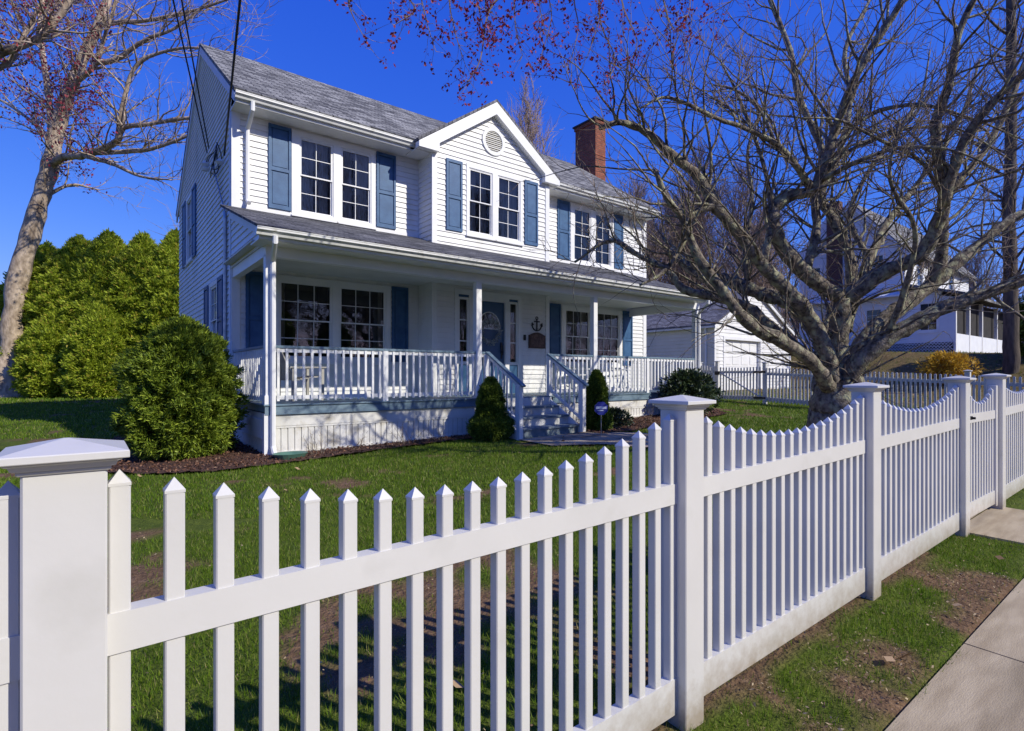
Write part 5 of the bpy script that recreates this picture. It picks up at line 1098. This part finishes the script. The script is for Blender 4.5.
def stems(x, y, h, n, seed, lab, catg='plant'):
    z = g(x,y); m = MB(); rr = random.Random(seed)
    for k in range(n):
        a = rr.uniform(0,6.28); l = h*rr.uniform(.5,1.1); s = shoot(m, (x+rr.uniform(-.1,.1),y+rr.uniform(-.08,.08),z), Vector((math.cos(a)*.45,math.sin(a)*.45,1)), l, .006, rr, .05, 4, 4, .12)
        for q, d, r_ in s[2:]: shoot(m, q, side_dir(d, rr, .7), l*.25, .003, rr, .1, 3, 2, .1)
    tag(m.build('dormant_plant', M['stem'], loc=(x,y,z)), lab, catg)
stems(2.85,8.72,.42,9,1,'dry bare hydrangea stems nearest the house corner against the skirting'); stems(3.5,8.75,.30,6,2,'short dry stems against the skirting between two taller clumps')
stems(4.4,8.75,.45,10,3,'taller dry bare stems against the skirting left of the cone shrub'); stems(5.1,8.8,.3,7,4,'small dry stem clump nearest the left cone shrub')
stems(10.5,8.3,.35,9,5,'dry bare stems in the bed left of the rhododendron')
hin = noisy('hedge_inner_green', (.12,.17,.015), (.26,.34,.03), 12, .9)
# arborvitae hedge
ap = lambda h, r_: [(.0,r_*.8),(.5,r_),(h*.3,r_*1.05),(h*.55,r_*.95),(h*.74,r_*.74),(h*.88,r_*.42),(h*.96,r_*.18),(h,.03)]
for i, (px_, py_, h, r_, lab) in enumerate([(-1.45,32.4,7.5,1.3,'leftmost arborvitae of the hedge, right beside the maple trunk'),(-.3,31.1,7.8,1.25,'second arborvitae from the left in the hedge, lower than its right neighbour'),
    (.75,30.2,8.0,1.3,'tall round-topped arborvitae in the middle of the hedge'),(1.95,29.2,7.9,1.15,'tall pointed arborvitae right of the middle of the hedge'),(3.1,28.3,8.0,1.2,'arborvitae of the hedge touching the back corner of the house'),
    (4.4,27.4,7.6,1.2,'arborvitae of the hedge wholly behind the house'),(-5.2,34.5,8.2,1.5,'arborvitae of the hedge left of the maple trunk, at the picture edge')]):
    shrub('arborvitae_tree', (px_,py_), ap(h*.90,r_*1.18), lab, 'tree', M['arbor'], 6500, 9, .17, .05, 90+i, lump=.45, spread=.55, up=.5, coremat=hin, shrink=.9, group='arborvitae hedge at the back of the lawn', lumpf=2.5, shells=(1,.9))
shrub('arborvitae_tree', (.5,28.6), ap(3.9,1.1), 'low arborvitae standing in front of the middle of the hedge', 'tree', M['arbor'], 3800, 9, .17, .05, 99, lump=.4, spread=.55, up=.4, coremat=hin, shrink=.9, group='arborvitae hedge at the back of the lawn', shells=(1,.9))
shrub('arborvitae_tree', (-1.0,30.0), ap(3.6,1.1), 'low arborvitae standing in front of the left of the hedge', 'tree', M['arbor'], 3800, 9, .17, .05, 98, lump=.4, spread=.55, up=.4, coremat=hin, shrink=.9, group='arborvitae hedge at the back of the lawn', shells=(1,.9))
shrub('forsythia_bush', (29.8,7.4), [(.05,.3),(.35,.55),(.7,.75),(1.0,.65),(1.3,.2)], 'yellow flowering forsythia bush on the bank in front of the neighbour house', 'bush', M['forsy'], 560, 4, .22, .05, 120, lump=1.1, spread=1.0, up=.6, shells=(1,.8,.5))
shrub('dark_evergreen', (33.5,4.9), [(.05,.8),(1.0,1.1),(2.0,.9),(3.0,.3),(3.3,.05)], 'dark evergreen shrub at the right edge beyond the side fence', 'shrub', M['spruce'], 900, 8, .2, .05, 121, lump=.4, spread=.7, coremat=inner)

# bare woodland trees: three patterns, then copies
def bare_tree(h, seed, lab, group, root=(0,0,0), dens=1.0, r0=.2):
    t = thing('bare_tree', root, lab, 'tree', group); rr = random.Random(seed); mb = MB(); tw = MB(); x, y, z = root
    pts = [(x,y,z-.5)]; 
    for k in range(1,7): pts.append((x+rr.gauss(0,.02)*h*k/6, y+rr.gauss(0,.02)*h*k/6, z+h*.92*k/6))
    S = limbs(mb, [(r0,.03,pts)], 8, .05, seed, 4)
    for (p, d, r, tt, l) in S:
        if tt < .22: continue
        for _ in range(4):
            dd = side_dir(d, rr, rr.uniform(.4,.9)); L = h*(.42*(1.15-tt)+.05)*rr.uniform(.6,1.1); s = shoot(mb, p, dd, L, max(.015,r*.38), rr, .35, 4, 6, .13)
            for (q, qd, qr) in s[1:]:
                for _k in range(3):
                    if rr.random() < .8:
                        s2 = shoot(tw, q, side_dir(qd, rr, rr.uniform(.4,.9)), L*rr.uniform(.2,.45), .022, rr, .3, 3, 3, .15)
                        for (u, ud, ur) in s2[1:]: shoot(tw, u, side_dir(ud, rr, .6), L*rr.uniform(.08,.24), .015, rr, .2, 3, 2, .15)
    mb.build('trunk', M['wbark'], t); tw.build('twigs', M['wtwig'], t); return t
wg = 'bare trees of the woodland behind the garage'
wl = 'bare brown woodland tree rising behind the garage and the neighbour house'
protos = [bare_tree(15, 201, wl, wg, (34,33,g(34,33)), .9, .19), bare_tree(12.5, 202, wl, wg, (39,27,g(39,27)), .9, .15), bare_tree(17, 203, wl, wg, (46,40,g(46,40)), .9, .23)]
spots = [(26,30),(30,27),(36,38),(42,33),(50,34),(44,25),(50,26),(58,30),(54,20),(62,22),(30,36),(40,42),(56,40),(66,32),(56,12),(62,8),(70,16),(58,3.5),(66,.5),(34,24.5),(28,23),(32,21.5),(38,21),(24,27),(44,30),(48,22),(37,31),(60,14),(55,35),(33,44),(47,46),(64,5),(72,9)]
rr = random.Random(77)
for i, (x, y) in enumerate(spots):
    c = copy_tree(protos[i % 3]); c.location = (x, y, g(x,y)); c.rotation_euler.z = rr.uniform(0,6.28); s = rr.uniform(.72,.98)*(.60 if y < .5*x else 1); c.scale = (s,s,s)
c = copy_tree(protos[0]); c.location = (20.5,33,.6); c.scale = (.95,.95,1.42); c['label'] = 'bare tree rising behind the house roof between the front gable and the chimney'; del c['group']; c.location = (25.6,31.0,.6)
c = copy_tree(protos[1]); c.location = (6.5,36,.6); c.scale = (1,1,1.02); c['label'] = 'bare pale-twigged tree behind the hedge beside the left wall of the house'; del c['group']
hedge0 = [o for o in bpy.data.objects if o.name.startswith('arborvitae_tree') and o.parent is None][2]  # unseen evergreen row, added to give the window glass reflections
for i, (x, y) in enumerate([(-9,-24),(-3.5,-25),(1.5,-23.5),(7,-25),(12,-24),(17.5,-26),(23,-24),(29,-25.5)]):
    c = copy_tree(hedge0); c.location = (x,y,g(x,y)-.1); c.rotation_euler.z = i*1.1; c['label'] = 'evergreen of the row across the road, unseen, added for the windows to reflect'; c['group'] = 'added evergreens across the road'
for i, (x, y) in enumerate([(-16,-36),(-11,-40),(-6,-37),(-1,-41),(4,-37),(8,-42),(12,-38),(17,-41),(22,-38),(28,-41),(34,-38),(42,-40)]):  # unseen tall bare trees, also added for the window reflections
    c = copy_tree(protos[i % 3]); c.location = (x,y,g(x,y)); c.rotation_euler.z = i*2.3; c.scale = (1.55,1.55,1.55); c['label'] = 'bare tree across the road, unseen, added for the windows to reflect'; c['group'] = 'added bare trees across the road'
# underwood: one distant mass
um = MB(); rr = random.Random(5)
for k in range(620):
    x = rr.uniform(24,75); y = rr.uniform(2,46)
    if y < 18.5 and x < 52: 
        continue
    z = g(x,y); h = rr.uniform(2.5,7); s = shoot(um, (x,y,z-.2), (rr.uniform(-.2,.2),rr.uniform(-.2,.2),1), h, .05, rr, .3, 3, 5, .12)
    for (q, qd, qr) in s[1:]:
        for _ in range(4): shoot(um, q, side_dir(qd, rr, rr.uniform(.4,1)), h*rr.uniform(.12,.35), .02, rr, .3, 3, 3, .15)
tag(um.build('underwood', M['wtwig']), 'tangled brown underwood filling the distance behind the garage', 'woods', kind='stuff')
# far wood line to close the horizon
fw = MB()
for k in range(900):
    a = rr.uniform(-2.6,2.6)+.66; d = rr.uniform(95,150); x, y = d*math.sin(a), d*math.cos(a)
    
    z = g(x,y); h = rr.uniform(8,15); s = shoot(fw, (x,y,z-1), (rr.uniform(-.1,.1),rr.uniform(-.1,.1),1), h, .25, rr, .3, 3, 4, .08)
    for (q, qd, qr) in s[1:]:
        for _ in range(4): shoot(fw, q, side_dir(qd, rr, rr.uniform(.4,1)), h*rr.uniform(.15,.4), .10, rr, .3, 3, 3, .12)
tag(fw.build('far_woods', M['wtwig']), 'far bare woods closing the horizon', 'woods', kind='stuff')
# single dark trunk at the right
dk = thing('tall_tree', (31.3,5.6,g(31.3,5.6)), 'tall straight dark-trunked tree at the right edge beyond the side fence', 'tree')
mb = MB(); S = limbs(mb, [(.30,.16,[(31.3,5.6,1.0),(31.35,5.6,4),(31.3,5.65,8),(31.4,5.6,13),(31.3,5.6,18)])], 12, .06, 9); rr = random.Random(66); tw = MB()
for (p, d, r, tt, l) in S:
    if tt < .35: continue
    for _ in range(3):
        s = shoot(mb, p, side_dir(d, rr, rr.uniform(.7,1.2)), rr.uniform(1.5,4), .06, rr, .2, 4, 6, .16)
        for (q, qd, qr) in s[1:]: 
            for _k in range(3): shoot(tw, q, side_dir(qd, rr, .8), rr.uniform(.4,1.2), .014, rr, .2, 3, 3, .18)
mb.build('trunk', M['wbark'], dk, smooth=True); tw.build('twigs', M['wtwig'], dk)

# ------------------------------------------------------------------ light, sky, camera
EL, AZ_ = 36.0, 25.0
sv = Vector((math.sin(R(AZ_))*math.cos(R(EL)), -math.cos(R(AZ_))*math.cos(R(EL)), math.sin(R(EL))))
ld = bpy.data.lights.new('sun', 'SUN'); ld.energy = SUNE; ld.angle = R(.5); ld.color = (1,.94,.81)
lo = bpy.data.objects.new('sun', ld); col.objects.link(lo); lo.rotation_euler = (-sv).to_track_quat('-Z','Y').to_euler(); lo.location = sv*60
w = bpy.data.worlds.new('World'); scene.world = w; w.use_nodes = True; nt = w.node_tree; nt.nodes.clear()
out = nt.nodes.new('ShaderNodeOutputWorld'); bg = nt.nodes.new('ShaderNodeBackground'); sky = nt.nodes.new('ShaderNodeTexSky')
sky.sky_type = 'NISHITA'; sky.sun_disc = False; sky.sun_elevation = R(EL); sky.sun_rotation = R(180-AZ_); sky.air_density = 1.0; sky.dust_density = .3; sky.ozone_density = 3.0
sr = nt.nodes.new('ShaderNodeSeparateColor'); cr_ = nt.nodes.new('ShaderNodeCombineColor'); nt.links.new(sky.outputs[0], sr.inputs[0])
for k in range(3):
    pw = nt.nodes.new('ShaderNodeMath'); pw.operation = 'POWER'; pw.inputs[1].default_value = SKYG[k]; nt.links.new(sr.outputs[k], pw.inputs[0])
    ml = nt.nodes.new('ShaderNodeMath'); ml.operation = 'MULTIPLY'; ml.inputs[1].default_value = SKYM[k]; nt.links.new(pw.outputs[0], ml.inputs[0]); nt.links.new(ml.outputs[0], cr_.inputs[k])
nt.links.new(cr_.outputs[0], bg.inputs[0]); bg.inputs[1].default_value = SKYS; nt.links.new(bg.outputs[0], out.inputs[0])
cam = bpy.data.cameras.new('camera'); co = bpy.data.objects.new('camera', cam); col.objects.link(co); scene.camera = co
co.location = (0,0,1.5); co.rotation_euler = (R(90),0,R(-37.65)); cam.sensor_fit = 'HORIZONTAL'; cam.sensor_width = 36; cam.lens = 36*550/1024
cam.shift_y = 9.5/1024; cam.clip_start = .05; cam.clip_end = 1500
scene.view_settings.view_transform = 'Standard'; scene.view_settings.look = 'None'; scene.view_settings.gamma = 1; scene.view_settings.exposure = EXPO
scene.view_settings.use_curve_mapping = False
scene.cycles.max_bounces = 6; scene.cycles.transparent_max_bounces = 8; scene.cycles.caustics_reflective = False; scene.cycles.caustics_refractive = False
bpy.context.view_layer.update()
